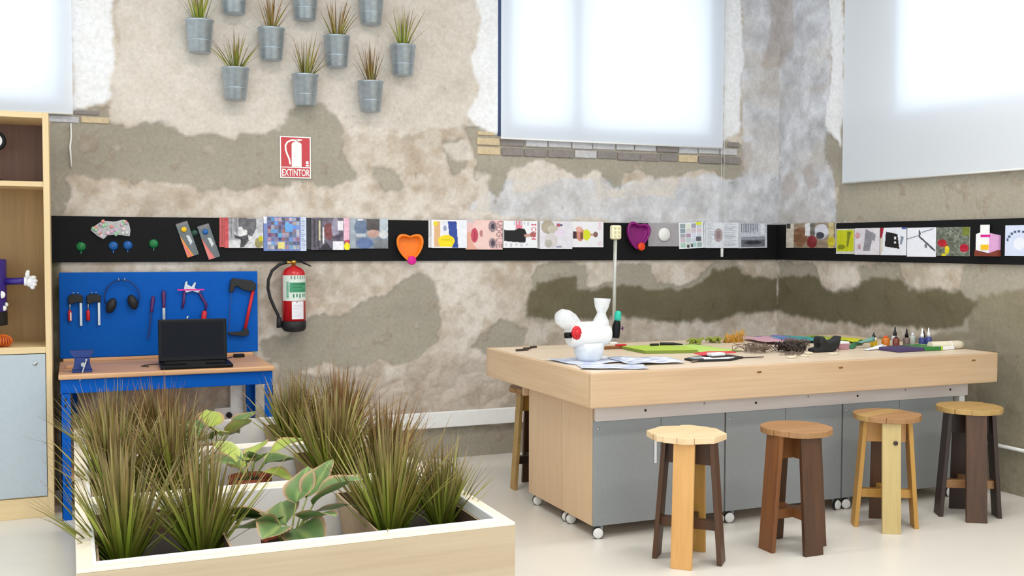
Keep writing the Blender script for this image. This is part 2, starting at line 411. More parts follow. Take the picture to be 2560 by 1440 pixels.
BACK_PATCHES = {
 'olive': [
  [(-2.29,0.77),(0.04,0.71),(0.06,-0.43),(-2.29,-0.23)],
  [(-5.72,1.72),(-5.58,1.72),(-5.60,0.84),(-5.63,-0.25),(-5.75,-0.24)],  # strip beside the shelving unit: its shade painted on the wall
 ],
 'grey': [
  [(-2.77,2.45),(-2.54,2.43),(-0.39,2.43),(-0.35,2.22),(-2.56,2.24),(-2.77,2.23)],
  [(-5.67,2.42),(-5.30,2.47),(-5.30,2.36),(-5.67,2.34)],
  [(-5.71,2.33),(-5.48,2.36),(-5.31,2.36),(-5.14,2.35),(-4.99,2.38),(-4.87,2.30),(-4.68,2.34),(-4.50,2.30),(-4.47,2.37),(-4.37,2.35),(-4.26,2.37),(-4.19,2.45),(-4.15,2.53),(-4.01,2.58),(-3.87,2.57),(-3.79,2.50),(-3.75,2.34),(-3.75,2.22),(-3.70,2.13),(-3.69,2.05),(-3.78,2.01),(-3.93,1.99),(-4.04,2.02),(-4.22,2.00),(-4.37,1.98),(-4.58,1.99),(-4.74,1.93),(-4.82,1.97),(-4.89,1.99),(-4.99,2.01),(-5.23,1.99),(-5.43,2.03),(-5.53,2.05),(-5.60,2.02),(-5.57,1.95),(-5.61,1.77),(-5.72,1.75)],
  [(-4.35,0.93),(-4.16,0.94),(-3.99,1.09),(-3.76,1.07),(-3.64,1.17),(-3.46,1.21),(-3.34,1.32),(-3.19,1.36),(-3.07,1.33),(-3.03,1.21),(-3.02,1.03),(-3.08,0.86),(-3.22,0.73),(-3.39,0.72),(-3.52,0.76),(-3.64,0.69),(-3.88,0.76),(-4.10,0.71),(-4.32,0.82)],
  [(-2.83,2.48),(-2.72,2.49),(-2.67,2.44),(-2.75,2.39),(-2.75,2.25),(-2.53,2.24),(-1.71,2.24),(-0.39,2.24),(-0.37,2.17),(-0.59,2.17),(-0.90,2.19),(-1.17,2.13),(-1.35,2.21),(-1.50,2.17),(-1.55,2.04),(-1.71,2.17),(-1.92,2.11),(-2.06,2.21),(-2.29,2.21),(-2.52,2.17),(-2.53,2.07),(-2.60,1.93),(-2.65,2.02),(-2.67,2.15),(-2.74,2.08),(-2.78,2.22)],
  [(-2.23,1.43),(-2.14,1.46),(-1.97,1.47),(-1.83,1.41),(-1.81,1.28),(-1.60,1.28),(-1.54,1.43),(-1.26,1.46),(-1.22,1.31),(-0.97,1.27),(-0.81,1.31),(-0.76,1.37),(-0.62,1.46),(-0.40,1.47),(-0.30,1.33),(-0.24,1.27),(0.03,1.29),(0.03,1.01),(-0.38,1.00),(-0.69,0.97),(-1.34,0.99),(-2.05,0.99),(-2.33,1.00),(-2.33,1.20)],
  [(-2.62,0.72),(-2.39,0.77),(-2.32,0.92),(-2.56,1.02),(-2.78,0.85)],
  [(-3.65,0.23),(-2.29,0.21),(-2.29,-0.05),(-3.65,-0.03)],
  [(-5.68,1.51),(-5.61,1.51),(-5.63,-0.25),(-5.75,-0.24)],
  [(-4.59,0.80),(-4.21,0.79),(-4.22,0.39),(-3.65,0.44),(-3.70,0.59),(-4.05,0.69),(-4.21,0.77)],
  [(-3.55,2.14),(-3.34,2.09),(-3.31,2.00),(-3.46,1.97),(-3.55,2.04)],
  [(-3.04,2.33),(-2.88,2.40),(-2.85,2.16),(-2.97,2.10)],
 ],
 'dark': [
  [(-2.32,1.23),(-2.24,1.32),(-1.92,1.35),(-1.89,1.27),(-1.60,1.25),(-1.22,1.25),(-0.97,1.24),(-0.80,1.27),(-0.70,1.34),(-0.62,1.41),(-0.40,1.42),(-0.30,1.32),(0.03,1.28),(0.03,1.02),(-0.38,1.01),(-0.69,0.98),(-1.34,1.00),(-2.05,1.01),(-2.32,1.02)],
  [(-5.72,1.72),(-5.62,1.72),(-5.65,-0.22),(-5.75,-0.21)],  # same strip by the shelving unit, painted darker as its shadow
 ],
 'white': [
  [(-5.52,3.65),(-5.25,3.68),(-5.27,2.96),(-5.26,2.79),(-5.29,2.65),(-5.28,2.55),(-5.33,2.49),(-5.38,2.47),(-5.44,2.47),(-5.53,2.41)],
  [(-2.77,3.99),(-2.53,4.02),(-2.53,2.40),(-2.72,2.47),(-2.79,2.52),(-2.82,2.56),(-2.79,2.67),(-2.75,2.76),(-2.80,2.87),(-2.75,3.05)],
  [(-0.62,4.25),(-0.38,4.28),(-0.41,3.43),(-0.37,3.10),(-0.42,2.83),(-0.43,2.54),(-0.59,2.43)],
 ],
 'pale': [
  [(-5.22,3.69),(-2.79,3.99),(-2.77,2.67),(-2.83,2.49),(-3.34,2.40),(-3.75,2.50),(-3.98,2.60),(-4.37,2.44),(-4.79,2.50),(-5.24,2.53)],  # paler upper plaster; brightness from the windows put into its colour too
  [(-5.26,2.58),(-5.14,2.53),(-4.91,2.53),(-4.79,2.50),(-4.58,2.52),(-4.37,2.44),(-4.20,2.54),(-4.15,2.49),(-4.20,2.38),(-4.37,2.35),(-4.47,2.38),(-4.50,2.31),(-4.68,2.35),(-4.87,2.31),(-5.04,2.39),(-5.24,2.37),(-5.29,2.45)],
  [(-2.49,2.19),(-2.29,2.20),(-2.09,2.19),(-2.06,2.09),(-2.23,2.03),(-2.46,1.99)],
  [(-1.78,2.13),(-1.57,2.03),(-1.35,2.14),(-0.98,2.12),(-1.01,1.96),(-1.35,1.99),(-1.71,1.95)],
  [(-3.31,1.51),(-3.16,1.36),(-3.04,1.33),(-3.07,1.48)],
  [(-3.48,0.70),(-3.31,0.72),(-3.30,0.63),(-3.44,0.62)],
  [(-2.74,2.15),(-2.65,2.14),(-2.64,1.84),(-2.72,1.81)],
  [(-3.75,2.47),(-3.67,2.50),(-3.64,2.39),(-3.70,2.33)],
  [(-3.04,2.30),(-2.85,2.40),(-2.80,2.22),(-2.94,2.19)],
 ],
 'blue': [
  [(-0.40,4.28),(0.61,4.40),(0.66,1.78),(-0.97,1.76),(-1.71,1.80),(-2.39,1.81),(-2.79,1.87),(-2.56,2.11),(-1.71,2.10),(-0.39,2.17)],
 ],
 'brown': [
  [(-0.16,4.31),(0.12,4.34),(0.12,3.27),(0.04,3.13),(-0.14,3.03),(-0.20,3.08),(-0.11,3.25)],
  [(-0.40,2.49),(-0.30,2.46),(-0.27,2.31),(-0.33,2.17),(-0.39,2.22)],
 ],
 'stone': [
  [(-4.27,0.72),(-4.05,0.68),(-3.64,0.69),(-3.47,0.74),(-3.31,0.69),(-3.04,0.80),(-2.78,0.76),(-2.59,0.72),(-2.36,0.53),(-2.36,0.34),(-3.65,0.33),(-4.22,0.39)],
 ],
}
RIGHT_PATCHES = {
 'olive': [
  [(-0.04,0.75),(-1.44,0.91),(-2.12,1.04),(-2.90,1.15),(-2.93,-0.17),(-0.07,-0.93)],
  [(-2.12,1.26),(-2.89,1.34),(-2.90,1.08),(-2.06,1.01)],
 ],
 'grey': [
  [(-0.77,2.04),(-0.74,2.14),(-0.78,2.57),(-2.86,2.34),(-2.88,1.72),(-0.73,1.76),(-0.74,1.89)],
  [(-0.60,2.50),(-0.67,2.44),(-0.79,2.37),(-0.80,2.07),(-0.72,2.04),(-0.71,2.17),(-0.61,2.29)],
  [(-0.02,1.45),(-0.17,1.47),(-0.45,1.44),(-0.55,1.35),(-0.57,1.26),(-0.97,1.27),(-1.05,1.35),(-1.01,1.44),(-1.22,1.47),(-1.42,1.46),(-1.45,1.35),(-1.49,1.29),(-1.73,1.28),(-1.98,1.29),(-1.99,1.39),(-2.04,1.47),(-2.89,1.49),(-2.90,1.05),(-2.16,0.97),(-1.79,1.00),(-1.10,0.97),(-0.94,0.98),(-0.51,0.96),(-0.15,0.98),(-0.02,1.01)],
  [(-2.12,0.99),(-2.90,1.10),(-2.93,-0.05),(-2.16,-0.24)],
 ],
 'dark': [
  [(-0.03,1.29),(-0.14,1.35),(-0.45,1.36),(-0.55,1.32),(-0.57,1.25),(-0.97,1.26),(-1.07,1.33),(-1.43,1.34),(-1.49,1.27),(-1.98,1.28),(-2.12,1.21),(-2.06,1.09),(-1.79,1.00),(-1.10,0.98),(-0.94,0.99),(-0.51,0.97),(-0.15,0.99),(-0.01,1.02)],
 ],
 'white': [
  [(-0.61,4.16),(-0.77,4.11),(-0.81,2.35),(-0.71,2.44),(-0.63,2.49),(-0.61,2.65),(-0.65,2.90)],
 ],
 'blue': [
  [(0.08,4.35),(-0.63,4.15),(-0.64,2.49),(-0.72,2.04),(-0.74,1.76),(0.03,1.77)],
 ],
 'brown': [
  [(0.05,4.34),(-0.18,4.28),(-0.17,3.23),(-0.06,3.12),(0.03,3.10)],
  [(-0.10,2.21),(-0.20,2.24),(-0.28,2.07),(-0.18,2.00),(-0.07,2.08)],
  [(-0.33,2.23),(-0.48,2.25),(-0.51,2.06),(-0.36,2.03)],
 ],
 'stone': [
 ],
}

PAL = {'base': (198, 184, 168), 'light': (218, 208, 197), 'tan': (180, 162, 142), 'grey': (162, 155, 140), 'dark': (104, 96, 72),
       'white': (238, 238, 240), 'pale': (215, 206, 196), 'blue': (204, 206, 213), 'brown': (170, 152, 138), 'stone': (190, 174, 160), 'olive': (132, 124, 102)}

def paint_wall(u, z, patches, seed):
    wu = u + 0.10 * (fbm(u * 4, z * 4, seed, 4) - 0.5) + 0.05 * (fbm(u * 20, z * 20, seed + 40, 4) - 0.5)
    wz = z + 0.10 * (fbm(u * 4, z * 4, seed + 10, 4) - 0.5) + 0.05 * (fbm(u * 20, z * 20, seed + 50, 4) - 0.5)
    def mask(k):
        mk = np.zeros(u.shape, bool)
        for p in patches.get(k, []): mk |= inpoly(wu, wz, p)
        f = mk.astype(float)
        g = np.pad(f, 1, mode='edge')
        return (g[:-2, 1:-1] + g[2:, 1:-1] + g[1:-1, :-2] + g[1:-1, 2:] + 2 * f) / 6.0
    n1 = fbm(u * 2.2, z * 2.2, seed + 3, 5)[..., None]
    n2 = fbm(u * 9, z * 9, seed + 4, 5)[..., None]
    n3 = fbm(u * 1.2 + 5, z * 3.5, seed + 5, 4)[..., None]
    c = lin(PAL['base']) * np.ones(u.shape + (3,))
    t = np.clip((n1 - 0.52) * 5, 0, 1); c = c * (1 - t) + lin(PAL['light']) * t
    t = np.clip((n2 - 0.54) * 6, 0, 1) * 0.6; c = c * (1 - t) + lin(PAL['tan']) * t
    t = np.clip((0.44 - n2) * 7, 0, 1) * 0.5; c = c * (1 - t) + lin(PAL['light']) * t
    t = np.clip((0.44 - n1) * 5, 0, 1) * 0.45; c = c * (1 - t) + lin(PAL['grey']) * t
    h = 0.007 + 0.004 * (n2[..., 0] - 0.5)
    n5 = fbm(u * 15, z * 15, seed + 6, 4)[..., None]
    t = np.clip((n5 - 0.53) * 9, 0, 1) * 0.32; c = c * (1 - t) + lin((228, 222, 214)) * t
    t = np.clip((0.43 - n5) * 9, 0, 1) * 0.30; c = c * (1 - t) + lin((158, 142, 124)) * t
    mb_ = mask('blue')[..., None] * 0.78
    n4 = fbm(u * 16, z * 12, seed + 8, 4)[..., None]
    cb = lin(PAL['blue']) * np.clip(0.55 + 0.9 * n2, .5, 1.2) * (0.76 + 0.48 * n4)
    mb_ = mb_ * np.clip(0.1 + 1.7 * n3, 0.25, 1.1)
    c = c * (1 - mb_) + cb * mb_
    ms = mask('stone')
    if ms.max() > 0:
        rs = np.random.RandomState(5)
        P = np.stack([rs.uniform(-4.6, -2.2, 260), rs.uniform(0.2, 1.15, 260)], -1)
        jj = np.argwhere(ms > 0)
        X = np.stack([u[ms > 0] + 0.03 * (n2[..., 0][ms > 0] - .5), z[ms > 0] * 1.15], -1)
        D = np.sqrt(((X[:, None, :] - P[None]) ** 2).sum(-1)); ids = D.argmin(1)
        part_ = np.partition(D, 1, axis=1); edge = part_[:, 1] - part_[:, 0]
        e = np.clip(edge / 0.022, 0, 1)
        col = lin(PAL['stone']) * (0.82 + 0.36 * rs.rand(260))[ids][:, None]
        col = col * (0.72 + 0.28 * e)[:, None]
        k = ms[ms > 0][:, None] * 0.5
        c[ms > 0] = c[ms > 0] * (1 - k) + col * k
        h[ms > 0] -= 0.006 * (1 - e) * ms[ms > 0]
    mg = mask('grey')[..., None] * np.clip(1.5 - np.clip((n2 - 0.6) * 9, 0, 1.2), 0.25, 1)
    cg = lin(PAL['grey']) * (0.84 + 0.34 * n3) * (0.92 + 0.16 * n2)
    mg2 = mg * (0.86 + 0.14 * n1)
    c = c * (1 - mg2) + cg * mg2
    h = h - 0.006 * mg[..., 0]
    # thin dark crack line along the torn plaster edge
    ed = np.clip(4 * mg * (1 - mg), 0, 1) * 0.22
    c = c * (1 - ed)
    mo = mask('olive')[..., None] * np.clip(0.45 + 0.7 * n1, 0, 1)
    c = c * (1 - mo) + lin(PAL['olive']) * (0.8 + 0.4 * n3) * mo
    md = mask('dark')[..., None] * (0.85 + 0.15 * n2)
    cd = lin(PAL['dark']) * (0.8 + 0.4 * n3)
    c = c * (1 - md) + cd * md
    mp = mask('pale')[..., None] * np.clip(0.2 + 1.1 * n2, 0, 1)
    c = c * (1 - mp) + lin(PAL['pale']) * mp
    h = h + 0.003 * mp[..., 0]
    mw = mask('white')[..., None]
    k = mw * np.clip(0.72 + 0.5 * n2, 0, 1)
    c = c * (1 - k) + lin(PAL['white']) * k
    h = h + 0.006 * mw[..., 0]
    mbn = mask('brown')[..., None] * 0.45
    c = c * (1 - mbn) + lin(PAL['brown']) * mbn
    # small pits and scratches
    pit_ = (vnoise(u * 26, z * 26, seed + 77) > 0.975)[..., None]
    c = np.where(pit_, c * 0.75, c)
    return np.clip(c, 0, 1), h

def build_wall(name, U, Z, holes, to_xyz, nrm, patches, seed):
    uu, zz = np.meshgrid(U, Z)                    # rows = z
    c, h = paint_wall(uu, zz, patches, seed)
    dm = 0.0
    xyz = to_xyz(uu, zz, h)
    nu, nz = len(U), len(Z)
    verts = xyz.reshape(-1, 3)
    cu = 0.5 * (U[1:] + U[:-1]); cz = 0.5 * (Z[1:] + Z[:-1])
    keep = np.ones((nz - 1, nu - 1), bool)
    for (u0, u1, z0, z1) in holes:
        keep &= ~(((cu > u0) & (cu < u1))[None, :] & ((cz > z0) & (cz < z1))[:, None])
    jj, ii = np.nonzero(keep)
    a = jj * nu + ii
    faces = np.stack([a, a + 1, a + nu + 1, a + nu], -1)
    me = bpy.data.meshes.new(name)
    cols = np.ones((len(verts), 4), np.float32); cols[:, :3] = c.reshape(-1, 3)
    vl = [tuple(v) for v in verts.tolist()]; fl = faces.tolist(); cl = cols.tolist()
    # window reveals: 0.25 m deep
    for (u0, u1, z0, z1) in holes:
        for (p, q) in (((u0, z0), (u1, z0)), ((u1, z0), (u1, z1)), ((u1, z1), (u0, z1)), ((u0, z1), (u0, z0))):
            o = len(vl)
            for (s_, d_) in ((p, 0.0), (q, 0.0), (q, -0.25), (p, -0.25)):
                w = to_xyz(np.array([[s_[0]]]), np.array([[s_[1]]]), np.array([[d_]]))[0, 0]
                vl.append(tuple(w.tolist())); cl.append(list(S(226, 226, 228)))
            fl.append([o, o + 1, o + 2, o + 3])
    me.from_pydata(vl, [], fl)
    me.polygons.foreach_set('use_smooth', [True] * len(fl))
    at = me.color_attributes.new('Col', 'FLOAT_COLOR', 'POINT'); at.data.foreach_set('color', np.array(cl, np.float32).ravel())
    me.materials.append(M_PLASTER)
    o = bpy.data.objects.new(name, me); COL.objects.link(o)
    o['kind'] = 'structure'
    return o

def axis_vals(a, b, step, extra):
    v = set(np.round(np.arange(a, b + 1e-6, step), 5).tolist()) | set(extra)
    return np.array(sorted(v))

# openings
HB1 = (-2.583, -0.62, 2.41, 3.9)       # back wall, behind the middle blind
HB0 = (-7.6, -5.56, 2.47, 3.9)         # back wall, behind the left blind
HR = (-4.6, -1.36, 2.50, 3.9)          # right wall, behind the big blind
wall_back = build_wall('wall_back', axis_vals(-6.25, 0.0, 0.0125, [-9, -8, -7.6, -7, -6.6, -5.56, -2.583, -0.62]),
                       axis_vals(0.0, 3.75, 0.0125, [2.41, 2.47, 3.9, 4.2]), [HB1, HB0],
                       lambda u, z, h: np.stack([u, -h, z], -1), (0, -1, 0), BACK_PATCHES, 11)
wall_right = build_wall('wall_right', axis_vals(-3.3, 0.0, 0.0125, [-9, -7.5, -6, -4.6, -4, -1.36]),
                        axis_vals(0.0, 3.75, 0.0125, [2.50, 3.9, 4.2]), [HR],
                        lambda u, z, h: np.stack([-h, u, z], -1), (-1, 0, 0), RIGHT_PATCHES, 31)

# bricks laid bare under the blinds (each one a piece of the wall)
def brick_row(x0, x1, z0, z1, dz, lens, seed, mats_, skip=()):
    rs = random.Random(seed); x = x0; i = 0
    while x < x1 - 0.03:
        L = rs.choice(lens) * rs.uniform(0.92, 1.08); xe = min(x + L, x1)
        if i not in skip:
            mb = MB(); jz = rs.uniform(-.004, .004); pr_ = rs.uniform(0.010, 0.018)
            mb.bx(x + .006, xe - .006, -pr_, 0.06, z0 + jz + .005, z1 + jz - .005)
            part('brick', mb, mats_[i % len(mats_)] if i < len(mats_) else rs.choice(mats_), wall_back, 0.004, seg=1)
        x = xe; i += 1
brick_row(-2.755, -0.40, 2.335, 2.398, 0, [.19, .2, .18], 3, [M_BRICKO, M_BRICKD, M_BRICK, M_BRICK, M_BRICK, M_BRICK])
brick_row(-2.75, -0.39, 2.262, 2.33, 0, [.2, .23, .18], 8, [M_BRICKO, M_BRICKD, M_BRICKD, M_BRICKD, M_BRICK, M_BRICKD])
brick_row(-2.75, -2.60, 2.402, 2.44, 0, [.15], 4, [M_BRICKO])
brick_row(-0.53, -0.40, 2.40, 2.45, 0, [.12], 5, [M_BRICKD])
brick_row(-5.68, -5.30, 2.362, 2.412, 0, [.2, .19], 6, [M_BRICK, M_BRICKO])
brick_row(-5.52, -5.36, 2.416, 2.452, 0, [.2], 7, [M_BRICKD])

# floor, ceiling
fl = MB(); fl.bx(-12, 0.0, -12, 0.0, -0.05, 0.0); struct(part('floor', fl, M_FLOOR))
cl_ = MB(); cl_.bx(-12, 0.3, -12, 0.3, 4.2, 4.3); struct(part('ceiling', cl_, M_CEIL))

# windows: frames, mullions, panes (recessed in the openings)
def window(name, axis, u0, u1, z0, z1, st, mull, br):
    r = bpy.data.objects.new(name, None); COL.objects.link(r); r['kind'] = 'structure'
    def bar(nm, a0, a1, c0, c1, d0=0.018, d1=0.085, m_=M_ANOD):
        mb = MB()
        if axis == 'y': mb.bx(a0, a1, d0, d1, c0, c1)
        else: mb.bx(d0, d1, a0, a1, c0, c1)
        o = part(nm, mb, m_, r); return o
    bar('frame_stile', u0, u0 + st, z0, z1); bar('frame_stile', u1 - st, u1, z0, z1)
    bar('frame_rail', u0 + st, u1 - st, z0, z0 + br); bar('frame_rail', u0 + st, u1 - st, z1 - st, z1)
    xs = [u0 + st] + [q for mm in mull for q in (mm - 0.05, mm + 0.05)] + [u1 - st]
    for mm in mull: bar('mullion', mm - 0.05, mm + 0.05, z0 + br, z1 - st)
    for k in range(0, len(xs), 2):
        bar('pane', xs[k], xs[k + 1], z0 + br, z1 - st, 0.052, 0.058, M_GLASS)
    return r
window('window_1', 'y', -2.583, -0.62, 2.41, 3.9, 0.115, [-1.93], 0.10)
window('window_2', 'x', -4.6, -1.36, 2.50, 3.9, 0.07, [-2.95], 0.08)
window('window_3', 'y', -7.6, -5.56, 2.47, 3.9, 0.07, [-6.6], 0.05)

# roller blinds
def blind(axis, u0, u1, z0, d, label, chain=None, chain_z=1.54):
    base = (0.5 * (u0 + u1), -d, z0) if axis == 'y' else (-d, 0.5 * (u0 + u1), z0)
    t = thing('roller_blind', label, 'blind', base, 0, None)
    w = 0.5 * (u1 - u0); H = 3.95 - z0
    def o(mb):
        if axis == 'x': mb.xf(Matrix(((0, 1, 0, 0), (1, 0, 0, 0), (0, 0, 1, 0), (0, 0, 0, 1))))
        return mb
    mb = MB(); mb.sheet(lambda a, b_: (-w + 2 * w * a, 0.0, 0.006 + (H - 0.006) * b_), 12, 10)
    part('blind_fabric', o(mb), M_BLIND, t)
    mb = MB(); mb.lathe([(0.007, -w), (0.007, w)], 10, (0, 0, 0.006), axis='x'); part('hem_bar', o(mb), M_WHITE, t)
    mb = MB(); mb.lathe([(0.03, -w), (0.03, w)], 16, (0, 0, H), axis='x'); part('roller_tube', o(mb), M_WHITE, t)
    if chain is not None:
        cx = chain - base[0] if axis == 'y' else chain - base[1]
        mb = MB()
        for s_ in (-0.012, 0.012): mb.tube([(cx + s_, 0.01, H), (cx + s_, 0.01, chain_z - z0 + 0.05)], 0.0022, 5)
        part('pull_chain', o(mb), M_WHITE, t)
        mb = MB(); mb.lathe([(0.008, -0.035), (0.012, -0.03), (0.012, 0.03), (0.007, 0.05)], 12, (cx, 0.01, chain_z - z0 + 0.03)); part('chain_weight', o(mb), M_WHITE, t)
    return t
blind('y', -2.571, -0.597, 2.384, 0.045, 'white roller blind on the back wall over bare bricks, glowing with daylight', -0.588, 1.50)
blind('x', -4.75, -0.85, 2.068, 0.05, 'largest white roller blind, on the side wall above the smaller picture cards', None)
blind('y', -7.7, -5.522, 2.412, 0.045, 'white roller blind behind the top of the wooden shelving unit')
# short cord end hanging below the left blind
mb = MB(); mb.tube([(0, 0, 0.28), (0.002, -.004, 0.2), (-.006, -.006, .13), (-0.002, -.004, 0.05), (0.0, 0, 0)], [.005, .005, .007, .005, .005], 6)
solo('hanging_cord', mb, M_WHITE, 'short white cord hanging on the grey wall above the blue pegboard', 'cord', (-5.535, -0.02, 2.08))

# trunking
mb = MB(); mb.bx(-4.46, -0.03, -0.05, -0.014, 0.24, 0.357); struct(part('trim_1', mb, M_TRUNK, None, 0.005))
mb = MB(); mb.bx(-4.56, -4.474, -0.055, -0.014, 0.0, 0.80); struct(part('trim_2', mb, M_TRUNK, None, 0.005))
mb = MB(); mb.tube([(-0.028, -0.05, 0.30), (-0.028, -4.0, 0.30)], 0.012, 8); struct(part('trim_3', mb, M_TRUNK))

# ------------------------------------------------------------------ black pinboards
mb = MB(); mb.bx(-6.9, -0.031, -0.030, -0.017, 1.473, 1.768)
solo('pinboard', mb, M_BLACK, 'long black display board along the back wall behind the magazines', 'board', bevel=0.002)
mb = MB(); mb.bx(-0.030, -0.017, -4.6, -0.017, 1.473, 1.768)
solo('pinboard', mb, M_BLACK, 'black display board on the side wall under the largest blind', 'board', bevel=0.002)

# ------------------------------------------------------------------ printed covers
FONT = {'A': '0111010001100011111110001', 'C': '0111110000100001000001111', 'D': '1111010001100011000111110', 'E': '1111110000111101000011111',
        'G': '0111110000101111000101110', 'I': '0111000100001000010001110', 'K': '1000110010111001001010001', 'L': '1000010000100001000011111',
        'N': '1000111001101011001110001', 'O': '0111010001100011000101110', 'R': '1111010001111101001010001', 'S': '0111110000011100000111110',
        'T': '1111100100001000010000100', 'U': '1000110001100011000101110', 'V': '1000110001100010101000100', 'X': '1000101010001000101010001',
        'F': '1111110000111101000010000', 'P': '1111010001111101000010000'}
class Print:
    def __init__(s, w, h, bg):
        s.w, s.h = w, h
        s.a = np.zeros((h, w, 3)); s.a[:] = bg
        yy, xx = np.mgrid[0:h, 0:w]; s.x = (xx + .5) / w; s.y = (yy + .5) / h
    def rect(s, x0, y0, x1, y1, c):
        s.a[(s.x >= x0) & (s.x < x1) & (s.y >= y0) & (s.y < y1)] = c; return s
    def ell(s, cx, cy, rx, ry, c):
        s.a[((s.x - cx) / rx) ** 2 + ((s.y - cy) / ry) ** 2 < 1] = c; return s
    def poly(s, p, c):
        s.a[inpoly(s.x, s.y, p)] = c; return s
    def noise(s, amt, f, seed, box=(0, 0, 1, 1)):
        n = fbm(s.x * f, s.y * f, seed, 4) - 0.5
        mk = (s.x >= box[0]) & (s.x < box[2]) & (s.y >= box[1]) & (s.y < box[3])
        s.a = np.clip(s.a + (n * 2 * amt * mk)[..., None], 0, 255); return s
    def lines(s, x0, y0, x1, y1, n, c, seed, fill=0.8, vert=False):
        rs = random.Random(seed)
        for i in range(n):
            t = i / n; e = rs.uniform(0.55, 1.0)
            if vert: s.rect(x0 + (x1 - x0) * t, y0, x0 + (x1 - x0) * (t + .45 / n), y0 + (y1 - y0) * e, c)
            else: s.rect(x0, y0 + (y1 - y0) * t, x0 + (x1 - x0) * e, y0 + (y1 - y0) * (t + .45 / n), c)
        return s
    def text(s, word, x0, y0, x1, y1, c, turned=True):
        # turned: letters read from top to bottom, their heads towards +x
        n = len(word)
        for i, ch in enumerate(word):
            g = FONT[ch]
            for r_ in range(5):
                for k in range(5):
                    if g[r_ * 5 + k] != '1': continue
                    if turned:
                        cy0 = y0 + (y1 - y0) * (i + 0.85 * k / 5) / n; cy1 = y0 + (y1 - y0) * (i + 0.85 * (k + 1) / 5) / n
                        cx1 = x1 - (x1 - x0) * r_ / 5; cx0 = x1 - (x1 - x0) * (r_ + 1) / 5
                    else:
                        cx0 = x0 + (x1 - x0) * (i + 0.85 * k / 5) / n; cx1 = x0 + (x1 - x0) * (i + 0.85 * (k + 1) / 5) / n
                        cy0 = y0 + (y1 - y0) * r_ / 5; cy1 = y0 + (y1 - y0) * (r_ + 1) / 5
                    s.rect(cx0, cy0, cx1, cy1, c)
        return s
    def colors(s):
        a = s.a / 255.0
        l = np.where(a <= 0.04045, a / 12.92, ((a + 0.055) / 1.055) ** 2.4)
        return l
    def plate(s, w, h, zofs):
        """flat print, w x h metres, in the local x-z plane facing -y (rows run down from z=h)"""
        mb = MB(); l = s.colors(); H_, W_ = s.h, s.w
        xs = np.linspace(-w / 2, w / 2, W_); zs = np.linspace(h, 0, H_)
        mb.v = [(float(x), zofs, float(z)) for z in zs for x in xs]
        mb.c = [tuple(l[j, i]) + (1.0,) for j in range(H_) for i in range(W_)]
        mb.f = [(j * W_ + i, (j + 1) * W_ + i, (j + 1) * W_ + i + 1, j * W_ + i + 1) for j in range(H_ - 1) for i in range(W_ - 1)]
        mb.sm = [False] * len(mb.f)
        return mb

M_PAGES = mat('magazine_pages', S(222, 220, 216), 0.7, 0, 0.05, 200)
def magazine(label, x0, x1, z0, z1, pr_, wall='back', thick=0.009, off=0.0, tilt=0.0, name='magazine', cat='magazine', group=None, sheet_only=False):
    w, h = abs(x1 - x0), z1 - z0
    y = -(0.030 + off)
    if wall == 'back': t = thing(name, label, cat, ((x0 + x1) / 2, y, z0), 0, group, rot=(0, tilt, 0))
    else: t = thing(name, label, cat, (y, (x0 + x1) / 2, z0), 0, group, rot=(tilt, 0, -PI / 2))
    mb = MB(); mb.bx(-w / 2 + .001, w / 2 - .001, -thick, 0, .001, h - .001)
    part('pages' if not sheet_only else 'card', mb, M_PAGES, t)
    part('cover' if not sheet_only else 'print', pr_.plate(w, h, -thick - 0.0008), M_PRINT, t, col=True, recalc=False)
    return t

def P0(bg, w=72, h=54): return Print(w, h, bg)
def tiles(p, x0, y0, x1, y1, nx, ny, pal, seed):
    rs = random.Random(seed)
    for i in range(nx):
        for j in range(ny):
            c = rs.choice(pal)
            p.rect(x0 + (x1 - x0) * i / nx, y0 + (y1 - y0) * j / ny, x0 + (x1 - x0) * (i + .9) / nx, y0 + (y1 - y0) * (j + .88) / ny, [q + rs.uniform(-18, 18) for q in c])
    return p
MG = 'magazines on the black display board'
# under-copies first (only their edges show)
def under(label, x0, x1, z0, z1, bg, off, seed):
    p = P0(bg).noise(26, 6, seed).lines(0.0, 0, 1, 1, 16, [q * .8 for q in bg], seed, vert=True)
    magazine(label, x0, x1, z0, z1, p, off=off, group=MG, thick=0.008)
under('red-edged magazine mostly hidden behind the one with a grey beast', -4.622, -4.36, 1.572, 1.770, (206, 92, 92), 0.0, 1)
under('dark-edged magazine peeking out behind the one with a yellow dot', -4.034, -3.78, 1.556, 1.776, (52, 52, 58), 0.0, 2)
under('white magazine just showing behind the yellow and blue cover', -3.139, -2.87, 1.570, 1.770, (228, 222, 224), 0.0, 4)
under('white newspaper showing at both sides of the open text page', -0.775, -0.418, 1.572, 1.775, (214, 216, 224), 0.0, 5)
under('grey magazine showing behind the pale floral cover', -2.270, -2.01, 1.565, 1.772, (176, 170, 172), 0.0, 6)

